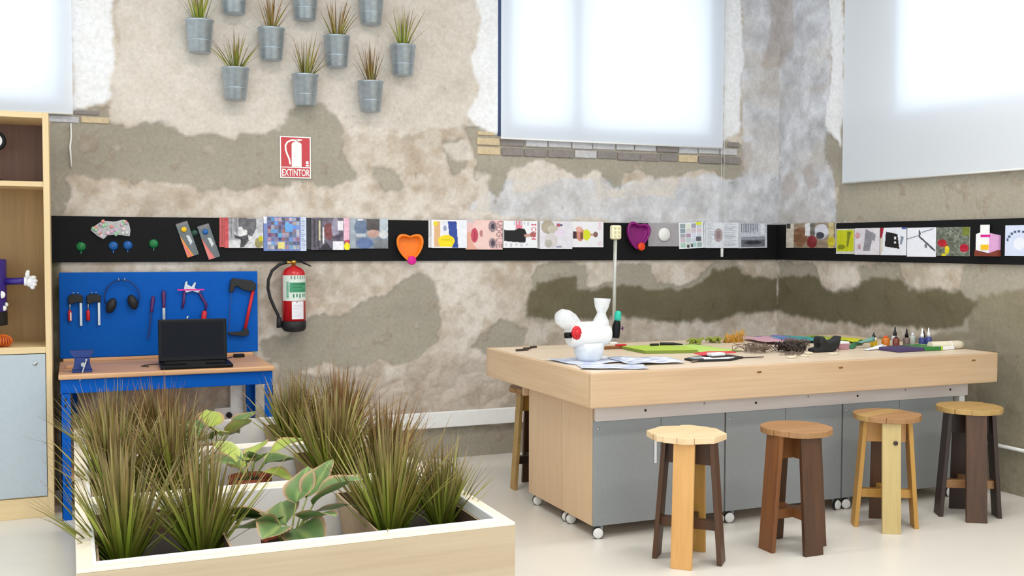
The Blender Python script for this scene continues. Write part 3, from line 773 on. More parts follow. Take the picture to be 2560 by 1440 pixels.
p = P0((206, 206, 208)).rect(0, 0, .11, 1, (200, 80, 84)).rect(.11, 0, .36, .75, (168, 168, 172)).lines(.12, 0, .36, .7, 5, (120, 118, 122), 1, vert=True)
p.poly([(.36, 0), (.82, .02), (.82, .35), (.7, .62), (.55, .55), (.45, .3), (.36, .3)], (98, 96, 100)).ell(.5, .48, .09, .10, (226, 226, 226)).poly([(.25, .55), (.4, .62), (.6, .55), (.62, .75), (.5, .95), (.4, .98), (.42, .72), (.27, .66)], (70, 68, 72))
p.rect(.84, 0, 1, .5, (186, 184, 188)).ell(.88, .82, .11, .17, (150, 140, 90)).ell(.93, .68, .06, .09, (196, 190, 20)).noise(34, 12, 2)
magazine('magazine with a grey beast on a pale cover and red left edge', -4.590, -4.331, 1.565, 1.769, p, off=.009, group=MG)
p = P0((112, 132, 190)); tiles(p, .1, .03, .84, .95, 9, 8, [(120, 108, 130), (96, 90, 112), (170, 150, 160), (150, 110, 110), (104, 160, 214), (190, 178, 190), (88, 82, 96)], 4)
p.rect(.5, .2, .68, .45, (104, 164, 222)).rect(.34, .74, .48, .93, (226, 214, 130)).rect(.86, 0, 1, 1, (206, 216, 236)).lines(.88, .05, .98, .95, 14, (150, 160, 190), 3).rect(0, 0, .08, .2, (232, 232, 240)).noise(20, 14, 5)
magazine('blue-bordered magazine with a grid of small pictures', -4.328, -4.034, 1.546, 1.781, p, off=.002, group=MG)
p = P0((104, 96, 110)).lines(0, .05, .3, 1, 8, (50, 48, 54), 5, vert=True).rect(.2, .1, .24, .7, (206, 200, 160)).rect(.29, .3, .34, .8, (226, 222, 224)).ell(.45, .42, .12, .26, (120, 66, 66)).ell(.62, .3, .10, .3, (150, 144, 164))
p.poly([(.5, .6), (.9, .4), (.92, .5), (.75, .6), (.7, .95), (.64, .9), (.66, .7)], (74, 66, 84)).rect(.68, .1, .82, .38, (230, 226, 234)).rect(.55, .72, .84, 1, (232, 230, 236)).rect(.84, 0, .98, .7, (226, 178, 196)).rect(.86, .68, .98, .9, (190, 60, 96)).poly([(.15, 1), (.4, .75), (.55, 1)], (50, 46, 54)).ell(.92, .88, .08, .12, (236, 220, 10)).noise(26, 12, 6)
magazine('dark magazine with a yellow dot at its lower corner', -4.000, -3.727, 1.552, 1.777, p, off=.009, group=MG)
p = P0((132, 142, 156)).rect(0, 0, .16, 1, (160, 170, 180)).ell(.3, .3, .16, .26, (98, 114, 142)).rect(.44, .02, .78, .38, (84, 78, 78)).ell(.62, .5, .16, .13, (190, 154, 142)).rect(.18, .5, .42, .62, (180, 186, 196)).ell(.4, .82, .22, .18, (98, 118, 160)).rect(.62, .68, .98, 1, (120, 124, 130)).rect(.78, 0, 1, .4, (178, 190, 198)).ell(.88, .52, .12, .14, (206, 208, 210)).rect(.22, .02, .36, .08, (230, 230, 232)).noise(24, 9, 7)
magazine('grey-blue magazine with a bearded man, left of the orange heart', -3.730, -3.445, 1.563, 1.775, p, off=.001, group=MG)
p = P0((236, 234, 238)).rect(.08, .05, .25, .95, (222, 176, 130)).ell(.12, .14, .06, .09, (232, 214, 40)).rect(.3, .05, .46, .5, (226, 226, 234)).poly([(.46, .06), (.7, .06), (.75, .98), (.58, .98), (.5, .6)], (44, 70, 152)).ell(.42, .74, .23, .21, (238, 214, 12)).rect(.24, .78, .6, .94, (240, 218, 10)).rect(.26, .68, .58, .73, (214, 186, 20)).ell(.38, .3, .05, .1, (150, 156, 190)).rect(.78, 0, 1, 1, (232, 234, 242)).noise(10, 10, 8)
magazine('white magazine with a yellow helmet and blue stripe', -3.120, -2.843, 1.567, 1.773, p, off=.009, group=MG)
p = P0((232, 190, 186)).ell(.15, .8, .3, .4, (226, 170, 150)).ell(.5, .5, .35, .55, (236, 200, 192)).ell(.24, .52, .095, .24, (196, 70, 92)).rect(.235, .38, .25, .66, (130, 34, 54)).ell(.42, .46, .045, .12, (190, 130, 126)).ell(.72, .22, .11, .19, (150, 128, 134)).ell(.73, .22, .05, .1, (70, 64, 76)).ell(.72, .78, .10, .17, (150, 128, 134)).ell(.73, .78, .05, .1, (70, 64, 76)).rect(.02, 0, .22, .12, (206, 196, 196))
p.text('VOGUE', .82, .04, .98, .98, (150, 118, 122)).noise(9, 6, 9)
magazine('pink magazine with a close-up of a face turned sideways', -2.850, -2.554, 1.556, 1.777, p, off=.002, group=MG)
p = P0((238, 238, 242)).rect(.36, .02, .56, .3, (226, 130, 150)).poly([(.03, .34), (.3, .36), (.45, .28), (.62, .3), (.68, .46), (.64, .8), (.36, .78), (.03, .74)], (12, 12, 16)).poly([(.6, .5), (.95, .44), (.95, .6), (.62, .6)], (196, 150, 136)).ell(.86, .5, .08, .1, (150, 110, 100)).text('ICON', .82, .08, .96, .7, (206, 60, 84)).lines(.3, .04, .8, .22, 5, (200, 204, 214), 7, vert=True).lines(.05, .82, .8, .97, 5, (206, 206, 216), 8, vert=True)
magazine('white magazine with a man in a black suit turned sideways', -2.548, -2.267, 1.568, 1.774, p, off=.001, group=MG)
p = P0((226, 222, 230)).ell(.25, .22, .2, .24, (176, 164, 146)).ell(.4, .3, .16, .14, (196, 190, 176)).ell(.35, .7, .2, .25, (214, 206, 206)).ell(.27, .8, .12, .14, (180, 178, 168)).ell(.62, .42, .16, .1, (228, 214, 230)).rect(.52, .1, .62, .2, (176, 90, 110)).rect(.62, .12, .7, .18, (90, 96, 130)).rect(.5, .88, .66, .95, (150, 148, 170)).noise(14, 8, 10)
magazine('pale magazine with a faded flower, between the suit and yellow-top covers', -2.250, -1.974, 1.562, 1.774, p, off=.009, group=MG)
p = P0((236, 234, 238)).rect(.06, .38, .2, .66, (70, 44, 46)).ell(.28, .5, .12, .26, (206, 138, 120)).ell(.24, .3, .1, .1, (224, 170, 156)).poly([(.38, .34), (.48, .3), (.58, .4), (.58, .62), (.48, .76), (.38, .66)], (214, 220, 40)).rect(.28, .42, .36, .68, (120, 80, 60)).rect(.58, .46, .68, .56, (206, 160, 140)).ell(.75, .5, .07, .11, (130, 96, 88)).text('AS', .84, .04, .95, .36, (230, 190, 206)).text('O', .84, .78, .95, .96, (230, 180, 196))
magazine('white magazine with a woman in a yellow top turned sideways', -1.978, -1.698, 1.575, 1.774, p, off=.001, group=MG)
p = P0((236, 238, 244))
tiles(p, .06, .06, .96, .96, 4, 5, [(206, 208, 220), (190, 194, 206), (222, 224, 232), (160, 164, 176)], 12)
p.rect(.7, 0, .95, .12, (222, 226, 60)).rect(.7, .55, .9, .72, (90, 94, 104)).rect(.32, .86, .42, .96, (60, 62, 70)).rect(.48, .82, .56, .94, (70, 70, 80)).noise(8, 20, 13)
magazine('newspaper page with small blocks and a yellow tab', -1.002, -0.772, 1.567, 1.779, p, off=.001, tilt=-0.04, name='newspaper', cat='newspaper', group=MG)
p = P0((226, 228, 236)).lines(.55, .05, .96, .95, 20, (176, 180, 192), 14).lines(.04, .05, .26, .95, 18, (190, 194, 204), 15).ell(.38, .5, .13, .26, (176, 160, 164)).ell(.38, .5, .07, .16, (150, 128, 132)).rect(.5, 0, .515, 1, (206, 208, 216)).noise(14, 14, 15)
magazine('newspaper opened at a text page, behind the blind chain weight', -0.755, -0.435, 1.570, 1.782, p, off=.009, name='newspaper', cat='newspaper', group=MG)
p = P0((196, 200, 212)).lines(.1, .04, .7, .5, 10, (110, 112, 122), 16, vert=True).rect(.76, .05, .9, .48, (224, 226, 234)).rect(.1, .56, .92, .94, (104, 106, 116)).ell(.5, .78, .3, .08, (50, 52, 60)).rect(.1, .58, .9, .66, (150, 154, 164)).noise(20, 14, 17)
magazine('newspaper with a wide dark photo, nearest the corner of the room', -0.427, -0.140, 1.571, 1.782, p, off=.001, name='newspaper', cat='newspaper', tilt=-0.02, group=MG)
# grey card with a dial
mb = MB(); mb.bx(-.145, .145, -.006, 0, 0, .186)
gc = thing('grey_card', 'plain grey card with a round white dial, right of the purple heart', 'card', (-1.145, -.030, 1.583))
part('card', mb, mat('warm_grey_card', S(166, 160, 164), 0.6), gc)
mb = MB(); mb.lathe([(.0, -.024), (.048, -.024), (.054, -.018), (.054, -.006)], 28, (-.003, 0, .095), axis='y', cap0=False); part('dial', mb, M_WHITE, gc)

# cards on the side wall
RW_ = dict(wall='right', sheet_only=False)
p = P0((150, 132, 112)).rect(0, 0, .16, 1, (206, 196, 180)).ell(.3, .55, .14, .4, (128, 90, 62)).rect(.4, 0, .5, .5, (222, 222, 226)).ell(.54, .75, .1, .25, (130, 40, 44)).ell(.72, .35, .14, .3, (206, 206, 214)).ell(.7, .5, .08, .14, (70, 72, 80)).rect(.5, 0, .6, .5, (110, 106, 98)).rect(.86, 0, .96, 1, (196, 180, 130)).ell(.92, .75, .07, .2, (196, 180, 40)).rect(.02, .0, .1, .2, (50, 46, 44)).noise(36, 10, 18)
magazine('brown photo magazine at the corner end of the side wall', -0.767, -0.159, 1.573, 1.773, p, group='cards on the side wall', thick=.006, **RW_)
GC = 'cards on the side wall'
p = P0((206, 206, 196), 40, 54).rect(.06, .06, .94, .88, (196, 200, 14)).poly([(.6, .1), (.82, .14), (.66, .7), (.58, .72)], (120, 128, 20)).ell(.3, .72, .2, .1, (130, 134, 16)).noise(16, 7, 19)
magazine('yellow-green picture card with a thin dark stroke', -0.98, -0.775, 1.528, 1.722, p, name='picture_card', cat='card', group=GC, thick=.004, **RW_)
p = P0((218, 212, 220), 50, 54).poly([(.45, .05), (.75, .2), (.62, .85), (.35, .85)], (140, 138, 146)).poly([(.7, .15), (.85, .25), (.8, .5), (.68, .45)], (150, 150, 160)).ell(.12, .28, .1, .12, (206, 150, 160)).ell(.2, .7, .06, .1, (190, 150, 160)).noise(20, 9, 20)
magazine('pale picture card with a grey angular object', -1.249, -0.984, 1.524, 1.725, p, name='picture_card', cat='card', group=GC, thick=.004, **RW_)
p = P0((230, 232, 242), 54, 54).poly([(0, 0), (.14, 0), (.08, .35), (0, .4)], (160, 16, 40)).poly([(.02, .4), (.1, .3), (.12, .8), (.05, .98), (0, .98)], (214, 206, 190)).poly([(.22, .15), (.66, .24), (.74, .76), (.18, .68)], (20, 18, 20)).rect(.54, .34, .62, .42, (230, 230, 236)).rect(.54, .5, .62, .58, (220, 220, 226)).poly([(.78, .3), (.9, .35), (.82, .62), (.76, .6)], (130, 140, 160)).rect(.82, 0, 1, .08, (80, 90, 170)).noise(6, 9, 21)
magazine('white picture card with a black box and red corner', -1.517, -1.257, 1.523, 1.724, p, name='picture_card', cat='card', group=GC, thick=.004, **RW_)
p = P0((232, 234, 244), 54, 54).poly([(.42, .05), (.48, .2), (.46, .3), (.98, .76), (.96, .82), (.4, .32), (.4, .15)], (70, 72, 80)).poly([(.0, .38), (.42, .26), (.42, .29), (0, .41)], (110, 114, 124)).poly([(.5, .16), (.9, .04), (.9, .07), (.5, .19)], (120, 124, 134)).ell(.66, .62, .05, .08, (120, 122, 130)).noise(6, 9, 22)
magazine('white picture card with a dark forked branch', -1.794, -1.525, 1.515, 1.720, p, name='picture_card', cat='card', group=GC, thick=.004, **RW_)
p = P0((110, 116, 104), 60, 54).noise(60, 14, 23).ell(.18, .55, .14, .13, (170, 24, 40)).ell(.28, .62, .06, .08, (180, 40, 40)).ell(.84, .72, .13, .14, (176, 22, 50)).ell(.33, .78, .07, .14, (214, 200, 20)).rect(.16, .9, .3, 1, (206, 196, 20)).rect(.78, 0, 1, .3, (110, 120, 40)).noise(30, 22, 24)
magazine('busy multicoloured picture card with red and yellow spots', -2.086, -1.801, 1.523, 1.719, p, name='picture_card', cat='card', group=GC, thick=.004, **RW_)
p = P0((206, 214, 238), 54, 54)
for k in range(9):
    a = PI * (0.05 + k / 9); p.rect(.42 - .34 * math.cos(a) - .035, .52 - .32 * math.sin(a) - .04, .42 - .34 * math.cos(a) + .035, .52 - .32 * math.sin(a) + .04, (66, 84, 116))
p.rect(.58, .25, .75, .6, (110, 134, 190)).ell(.42, .6, .16, .2, (226, 230, 240)).noise(8, 6, 25)
magazine('pale blue picture card with a ring of dark dots, rightmost on the board', -2.63, -2.373, 1.529, 1.723, p, name='picture_card', cat='card', group=GC, thick=.004, **RW_)
# folded paper house-shaped box
hb = thing('paper_box', 'small folded paper house in pink, white and yellow on the side board', 'paper box', (-.030, -2.24, 1.545), 0, None, rot=(0, 0, -PI / 2))
mb = MB()
mb.prism([(-.085, .02), (.02, .0), (.02, .13), (-.03, .14), (-.085, .125)], 'y', -.022, -.0); part('white_wall', mb, M_PAPERW, hb)
mb = MB(); mb.prism([(.02, 0), (.095, .02), (.095, .115), (.02, .13)], 'y', -.02, -.0); part('pink_wall', mb, mat('pink_lilac_card', S(214, 160, 206), 0.6), hb)
mb = MB(); mb.bx(-.045, .025, -.028, -.02, .12, .185); part('top_flap', mb, M_PAPERW, hb)
mb = MB(); mb.bx(-.04, .02, -.027, -.022, .022, .055); part('yellow_flap', mb, M_YELP, hb)
mb = MB(); mb.bx(-.045, .03, -.0245, -.022, .105, .122); part('red_band', mb, M_PINK, hb)
mb = MB(); mb.prism([(-.085, .02), (.02, -.005), (.095, .02), (.1, -.02), (-.09, -.02)], 'y', -.03, 0); part('base_flap', mb, mat('rust_card', S(120, 50, 30), 0.6), hb)

# hearts
def heart(name, label, x, z, w, h, m_, mbut, bx_, bz_, rot=0):
    t = thing(name, label, 'heart bowl', (x, -.030, z), 0, None, rot=(0, rot, 0))
    N = 40; pts = []
    for k in range(N):
        a = 2 * PI * k / N
        pts.append((math.copysign(abs(math.sin(a)) ** 1.9, math.sin(a)) * .5 * w, (13 * math.cos(a) - 3.4 * math.cos(2 * a) - 1.3 * math.cos(3 * a) + 3.0) / 26.5 * h))
    mb = MB(); rings = [(.86, 0.0), (1.0, -.05), (.985, -.056), (.84, -.056), (.82, -.05), (.72, -.014)]
    vs = [(px * s_, y, pz * s_) for (s_, y) in rings for (px, pz) in pts]; fs = []
    for r_ in range(len(rings) - 1):
        for k in range(N):
            l = (k + 1) % N; fs.append((r_ * N + k, r_ * N + l, (r_ + 1) * N + l, (r_ + 1) * N + k))
    mb.add(vs, fs, True)
    mb.f.append(tuple(range(N))); mb.sm.append(False); mb.f.append(tuple(range(5 * N, 6 * N))); mb.sm.append(False)
    part('bowl', mb, m_, t)
    mb = MB(); mb.lathe([(.0, -.066), (.026, -.066), (.032, -.06), (.032, -.045)], 20, (bx_, 0, bz_), axis='y', cap0=False); part('button', mb, mbut, t)
    for k in range(3):
        mb = MB(); mb.lathe([(.008 + .008 * k - .002, -.0665), (.008 + .008 * k - .001, -.068), (.008 + .008 * k + .001, -.068), (.008 + .008 * k + .002, -.0665)], 16, (bx_, 0, bz_), axis='y', cap0=False, cap1=False); part('button_ridge', mb, mbut, t)
    return t
heart('heart_bowl', 'orange heart-shaped bowl with a magenta button on the black board', -3.292, 1.562, .205, .215, M_ORANGE, M_PINK, .012, -.085)
heart('heart_bowl', 'purple heart-shaped bowl with a red-orange button beside the ivory socket', -1.408, 1.66, .21, .225, M_PURPLE, M_ORANGER, .038, -.075, 0.14)

# bag of beads
mb = MB(); rs = random.Random(4); pal = [S(206, 214, 206), S(214, 176, 206), S(160, 206, 170), S(226, 206, 214), S(190, 170, 190), S(226, 150, 140)]
bb = thing('bead_bag', 'clear bag of pastel beads at the left end of the black board', 'bag', (-5.305, -.030, 1.62))
outl = [(-.125, .06), (-.10, .085), (-.05, .12), (.02, .115), (.08, .13), (.11, .11), (.12, .06), (.115, .02), (.03, .03), (-.02, .025), (-.045, .0), (-.075, .015)]
mb.prism(outl, 'y', -.02, 0); part('pouch', mb, M_CLEAR, bb, 0.006)
for k in range(26):
    while True:
        bx_, bz_ = rs.uniform(-.11, .11), rs.uniform(.01, .12)
        if inpoly(np.array([bx_]), np.array([bz_]), outl)[0]: break
    mb = MB(); mb.cur = rs.choice(pal); mb.ell((bx_, -.02, bz_), (.012, .008, .012), 8, 6); part('bead', mb, M_PRINT, bb, col=True)
# round badges
for nm, lb, x, z, m_ in (('badge', 'leftmost green glitter badge on the black board', -5.485, 1.573, M_GREENP), ('badge', 'blue glitter badge under the bead bag, next to the leftmost green one', -5.291, 1.578, M_BLUEP),
                         ('badge', 'second blue glitter badge, under the bead bag on its right', -5.203, 1.582, M_BLUEP), ('badge', 'green glitter badge alone between the bead bag and the pouches', -5.042, 1.593, M_GREENP)):
    t = thing('lollipop_badge', lb, 'badge', (x, -.030, z), 0, 'round badges on the black board')
    mb = MB(); mb.lathe([(0, -.016), (.018, -.014), (.028, -.008), (.03, 0)], 20, axis='y', cap0=False); part('disc', mb, m_, t)
    mb = MB()
    for k in range(8): a = 2 * PI * k / 8; mb.tube([(.008 * math.cos(a), -.0165, .008 * math.sin(a)), (.024 * math.cos(a), -.013, .024 * math.sin(a))], .0015, 4)
    part('ridges', mb, m_, t)
    mb = MB(); mb.bx(-.003, .003, -.004, 0, -.046, -.026); part('pin', mb, m_, t)
# two tilted pencil pouches
def pouch(label, x, z, c1, c2, mbut):
    p = Print(24, 60, (104, 112, 116)).poly([(0, .3), (.55, 1), (0, 1)], c1).poly([(0, .45), (.45, 1), (.15, 1), (0, .8)], c2).poly([(.5, .38), (.75, .4), (.85, .6), (.6, .66)], (206, 214, 214)).rect(0, 0, 1, .06, (130, 122, 128)).noise(10, 6, 3)
    t = thing('pencil_pouch', label, 'pouch', (x, -.0305, z), 0, None, rot=(0, 0.32, 0) if False else (0, -0.32, 0))
    mb = MB(); mb.bx(-.04, .04, -.012, 0, 0, .235); part('pouch_body', mb, mat('slate_pouch', S(96, 104, 108), 0.6), t, .004)
    part('pouch_print', p.plate(.076, .23, -.0128), M_PRINT, t, col=True, recalc=False)
    mb = MB(); mb.lathe([(0, -.026), (.012, -.025), (.018, -.02), (.018, -.012)], 16, (0.0, 0, .185), axis='y', cap0=False); part('button', mb, mbut, t)
pouch('tilted slate pouch with a yellow button and orange corner', -4.793, 1.512, (230, 150, 40), (226, 120, 110), M_YELP)
pouch('tilted slate pouch with a blue button, beside the beast magazine', -4.655, 1.497, (214, 110, 104), (222, 128, 120), M_BLUEP)
t = thing('lollipop_badge', 'dark green badge between the two tilted pouches', 'badge', (-4.782, -.030, 1.665), 0, 'round badges on the black board')
mb = MB(); mb.lathe([(0, -.018), (.016, -.016), (.022, -.01), (.024, 0)], 16, axis='y', cap0=False); part('disc', mb, M_DGREEN, t)

def wp(root, name, mb, mat_, bevel=0.0, **k):
    mb.xf(Matrix.Translation(-Vector(root.location)))
    return part(name, mb, mat_, root, bevel, **k)
def sub(parent_part, name, mb, mat_, root=None, bevel=0.0, **k):
    if root is not None: mb.xf(Matrix.Translation(-Vector(root.location)))
    return part(name, mb, mat_, parent_part, bevel, **k)
def B_(*a): return MB().bx(*a)

# ------------------------------------------------------------------ fire extinguisher and its sign
ex = thing('fire_extinguisher', 'red fire extinguisher with a green and white label hung on the wall', 'fire extinguisher', (-4.135, -0.1, 0.99))
mb = MB(); mb.lathe([(.0801, .06), (.0801, .385), (.077, .405), (.066, .425), (.045, .440), (.024, .447), (.02, .452)], 32, cap0=True); part('cylinder', mb, M_RED, ex)
mb = MB(); mb.lathe([(.05, .0), (.066, .004), (.079, .018), (.083, .035), (.083, .072), (.0805, .075)], 32); part('foot_ring', mb, M_RUB, ex)
def wrap(r, a0, a1, z0, z1, pr_, n=26):
    l = pr_.colors(); mb = MB(); H_, W_ = pr_.h, pr_.w
    for j in range(H_):
        for i in range(W_):
            a = a0 + (a1 - a0) * i / (W_ - 1)
            mb.v.append((r * math.sin(a), -r * math.cos(a), z1 + (z0 - z1) * j / (H_ - 1))); mb.c.append(tuple(l[j, i]) + (1.0,))
    mb.f = [(j * W_ + i, (j + 1) * W_ + i, (j + 1) * W_ + i + 1, j * W_ + i + 1) for j in range(H_ - 1) for i in range(W_ - 1)]; mb.sm = [True] * len(mb.f)
    return mb
p = Print(60, 60, (214, 222, 214)).rect(.3, .28, .92, .66, (70, 150, 108)).rect(.18, .24, .28, .9, (150, 190, 168)).lines(.4, .3, .9, .64, 6, (40, 116, 80), 2)
p.lines(.34, .04, .9, .2, 6, (120, 150, 132), 3, vert=True).lines(.4, .72, .92, .94, 5, (60, 130, 100), 4, vert=True).lines(.2, .3, .27, .86, 9, (70, 140, 106), 5)
part('main_label', wrap(.0812, -1.35, 1.35, .215, .39, p), M_PRINT, ex, col=True, recalc=False, label='green and white instruction label')
p = Print(30, 40, (232, 230, 236)).lines(.15, .2, .85, .9, 8, (214, 212, 222), 6).poly([(.3, .02), (.5, .02), (.4, .12)], (150, 130, 140))
part('inspection_label', wrap(.0815, -.36, .72, .09, .212, p), M_PRINT, ex, col=True, recalc=False, label='white inspection label')
mb = MB(); mb.lathe([(.014, .447), (.014, .47), (.02, .472), (.02, .488), (.01, .492)], 16); mb.tube([(0, 0, .475), (-.05, -.01, .478)], .009, 10); part('valve', mb, M_BRASS, ex)
mb = MB(); mb.prism([(-.03, .482), (.05, .474), (.12, .446), (.122, .452), (.055, .488), (-.03, .494)], 'y', -.012, .012); mb.prism([(-.02, .498), (.04, .508), (.085, .5), (.085, .494), (.04, .5), (-.02, .492)], 'y', -.011, .011)
part('handle', mb, M_BLKP, ex, .002)
pts = [(-.05, -.01, .477), (-.10, -.012, .462), (-.15, -.012, .42), (-.174, -.01, .36), (-.177, -.008, .30), (-.162, -.004, .235), (-.135, 0, .17), (-.108, 0, .115), (-.102, 0, .07)]
mb = MB(); mb.tube(pts, .0105, 10); part('hose', mb, M_RUB, ex)
mb = MB(); mb.tube([(-.102, 0, .10), (-.101, 0, .03)], [.016, .019], 12); part('nozzle', mb, M_RUB, ex)
mb = MB(); mb.bx(-.03, .03, .07, .1, .30, .42); part('wall_bracket', mb, M_STEEL, ex)

sg = thing('extinguisher_sign', 'red and white fire extinguisher sign lettered EXTINTOR', 'sign', (-4.10, -0.008, 2.05))
mb = MB(); mb.bx(-.107, .107, -.003, .002, 0, .289); part('plate', mb, M_WHITE, sg)
mb = MB(); mb.bx(-.099, .099, -.005, -.003, .079, .281); mb.bx(-.099, .099, -.005, -.003, .009, .072); part('red_panel', mb, M_RED, sg)
mb = MB()
mb.prism([(-.027, .079), (.042, .079), (.042, .235), (.036, .245), (.016, .25), (.012, .268), (.002, .268), (-.002, .252), (-.02, .247), (-.027, .236)], 'y', -.0066, -.0049)
arc = [(0.0, .262), (-.03, .262), (-.056, .248), (-.069, .225), (-.068, .195), (-.058, .165), (-.043, .13), (-.037, .095)]
o_ = []; i_ = []
for k, (x, z) in enumerate(arc):
    a = arc[max(0, k - 1)]; b_ = arc[min(len(arc) - 1, k + 1)]; dx, dz = b_[0] - a[0], b_[1] - a[1]; L = math.hypot(dx, dz); w_ = .006
    o_.append((x + dz / L * w_, z - dx / L * w_)); i_.append((x - dz / L * w_, z + dx / L * w_))
for k in range(len(arc) - 1): mb.prism([o_[k], o_[k + 1], i_[k + 1], i_[k]], 'y', -.0066, -.0049)
mb.prism([(.012, .255), (.045, .262), (.045, .27), (.005, .27)], 'y', -.0066, -.0049)
mb.bx(.072, .09, -.0066, -.0049, .10, .12); mb.bx(.07, .092, -.0066, -.0049, .084, .094)
part('pictogram', mb, M_WHITE, sg, label='white extinguisher pictogram')
fc = bpy.data.curves.new('lettering', 'FONT'); fc.body = 'EXTINTOR'; fc.align_x = 'CENTER'; fc.size = .066; fc.extrude = .0008; fc.offset = .0012
fo = bpy.data.objects.new('lettering', fc); COL.objects.link(fo); fo.parent = sg; fo.location = (0, -.0058, .0165); fo.rotation_euler = (PI / 2, 0, 0)
fo.scale = (.60, 1, 1); fc.materials.append(M_WHITE)
bpy.context.view_layer.update()
lme = bpy.data.meshes.new_from_object(fo.evaluated_get(bpy.context.evaluated_depsgraph_get()))
bpy.data.objects.remove(fo)
fo = bpy.data.objects.new('lettering', lme); COL.objects.link(fo); fo.parent = sg; fo.location = (0, -.0058, .0165); fo.rotation_euler = (PI / 2, 0, 0); fo.scale = (.60, 1, 1)

# ------------------------------------------------------------------ wall buckets with spiky plants
def blade(mb, base, direction, length, width, droop, c0, c1, c2, nseg=5, side=None):
    d = Vector(direction).normalized(); b_ = Vector(base)
    sd = d.cross(Vector((0, 0, 1)))
    if sd.length < 1e-3: sd = Vector((1, 0, 0))
    sd.normalize()
    if side is not None: sd = (Matrix.Rotation(side, 3, d) @ sd)
    nn = sd.cross(d)
    vs = []; cs = []
    for i in range(nseg + 1):
        t = i / nseg
        q = b_ + d * (length * t) + Vector((0, 0, -droop * length * t * t)) + Vector((d.x, d.y, 0)) * (droop * .5 * length * t * t)
        w_ = width * (1 - t ** 1.6) * (0.75 + .5 * t if t < .5 else 1.0) * .5 + .0003
        c = [c0[k] * (1 - t * 2) + c1[k] * t * 2 if t < .5 else c1[k] * (2 - 2 * t) + c2[k] * (2 * t - 1) for k in range(3)] + [1.0]
        vs += [q - sd * w_, q + nn * (w_ * .35), q + sd * w_]; cs += [c, c, c]
    fs = []
    for i in range(nseg):
        o = i * 3; fs += [(o, o + 1, o + 4, o + 3), (o + 1, o + 2, o + 5, o + 4)]
    mb.add(vs, fs, True, cs)

rsP = random.Random(21)
def spiky_colors(rs, tone):
    # tone: 0 green .. 1 brown
    g0 = lin((118, 146, 36)); g1 = lin((142, 150, 58)); g2 = lin((152, 128, 92))
    b0 = lin((124, 104, 44)); b1 = lin((138, 102, 60)); b2 = lin((138, 94, 66))
    k = min(1, max(0, tone + rs.uniform(-.35, .4))); v = rs.uniform(.55, 1.35)
    return [tuple((a * (1 - k) + b_ * k) * v) for a, b_ in ((g0, b0), (g1, b1), (g2, b2))]

bucket_lab = [
 ('second bucket in the topmost visible row', -4.52, 3.231, .0, None), ('', -4.046, 3.231, 0, None), ('', -3.582, 3.24, 0, None)]
POTS = [(-4.745, 2.957, .15, 'galvanized wall bucket with a green spiky plant, leftmost of all the buckets'),
        (-4.276, 2.942, .85, 'galvanized wall bucket with the most reddish-brown tuft'),
        (-3.827, 2.926, .55, 'galvanized wall bucket with an upright olive-brown tuft, below the rightmost cut-off bucket'),
        (-3.349, 2.900, .2, 'galvanized wall bucket with a thin green tuft, nearest the middle blind'),
        (-4.516, 2.660, .25, 'galvanized wall bucket in the lowest row, on its left'),
        (-4.048, 2.646, .4, 'galvanized wall bucket in the lowest row, straight above the red sign'),
        (-3.587, 2.630, .7, 'galvanized wall bucket with a brown tuft, hung lowest and rightmost in the lowest row'),
        (-4.521, 3.231, .3, 'galvanized wall bucket cut off by the top of the picture, leftmost of three'),
        (-4.046, 3.231, .5, 'galvanized wall bucket cut off by the top of the picture, middle of three'),
        (-3.582, 3.241, .5, 'galvanized wall bucket cut off by the top of the picture, rightmost of three')]
bm0 = None
for i, (x, zc, tone, lab) in enumerate(POTS):
    t = thing('wall_bucket', lab, 'potted plant', (x, -.1, zc - .105), 0, 'galvanized buckets on the wall')
    if bm0 is None:
        mb = MB(); mb.lathe([(.066, 0), (.07, .003), (.0885, .2), (.0925, .203), (.0925, .212), (.0885, .212), (.086, .2), (.083, .17)], 28, cap1=False); bk = mesh_of(mb, 'bucket', M_ZINC)
        mb = MB()
        for z_ in (.075, .078): mb.lathe([(.0765 + (z_ - .07) * .09, z_ - .002), (.0785 + (z_ - .07) * .09, z_), (.0765 + (z_ - .07) * .09, z_ + .002)], 28, cap0=False, cap1=False)
        rb = mesh_of(mb, 'band', M_ZINC)
        mb = MB(); mb.lathe([(0.0, .172), (.083, .168)], 20, cap0=False, cap1=False); sl = mesh_of(mb, 'soil', M_SOIL)
        mb = MB(); mb.bx(-.02, .02, .085, .1, .16, .215); mb.tube([(0, .092, .2), (0, .08, .22), (0, .07, .2)], .004, 6); hk = mesh_of(mb, 'wall_hook', M_STEEL)
        bm0 = 1
    part('bucket', bk, None, t); part('band', rb, None, t); part('soil', sl, None, t); part('wall_hook', hk, None, t)
    n = 26 if i < 7 else 8
    for k in range(n):
        a = rsP.uniform(0, 2 * PI); tilt = rsP.uniform(.02, .38) if rsP.random() < .75 else rsP.uniform(.4, .8)
        L = rsP.uniform(.25, .36); mb = MB(); cs = spiky_colors(rsP, tone)
        dy = -abs(math.sin(a)) * math.sin(tilt) if math.sin(a) > .3 else math.sin(a) * math.sin(tilt)
        blade(mb, (.03 * math.cos(a) * rsP.random(), .03 * math.sin(a) * rsP.random(), .17), (math.cos(a) * math.sin(tilt), dy, math.cos(tilt)), L, rsP.uniform(.009, .014), rsP.uniform(0, .25), *cs, nseg=4, side=rsP.uniform(-.7, .7))
        part('leaf', mb, M_LEAF, t, col=True, recalc=False)

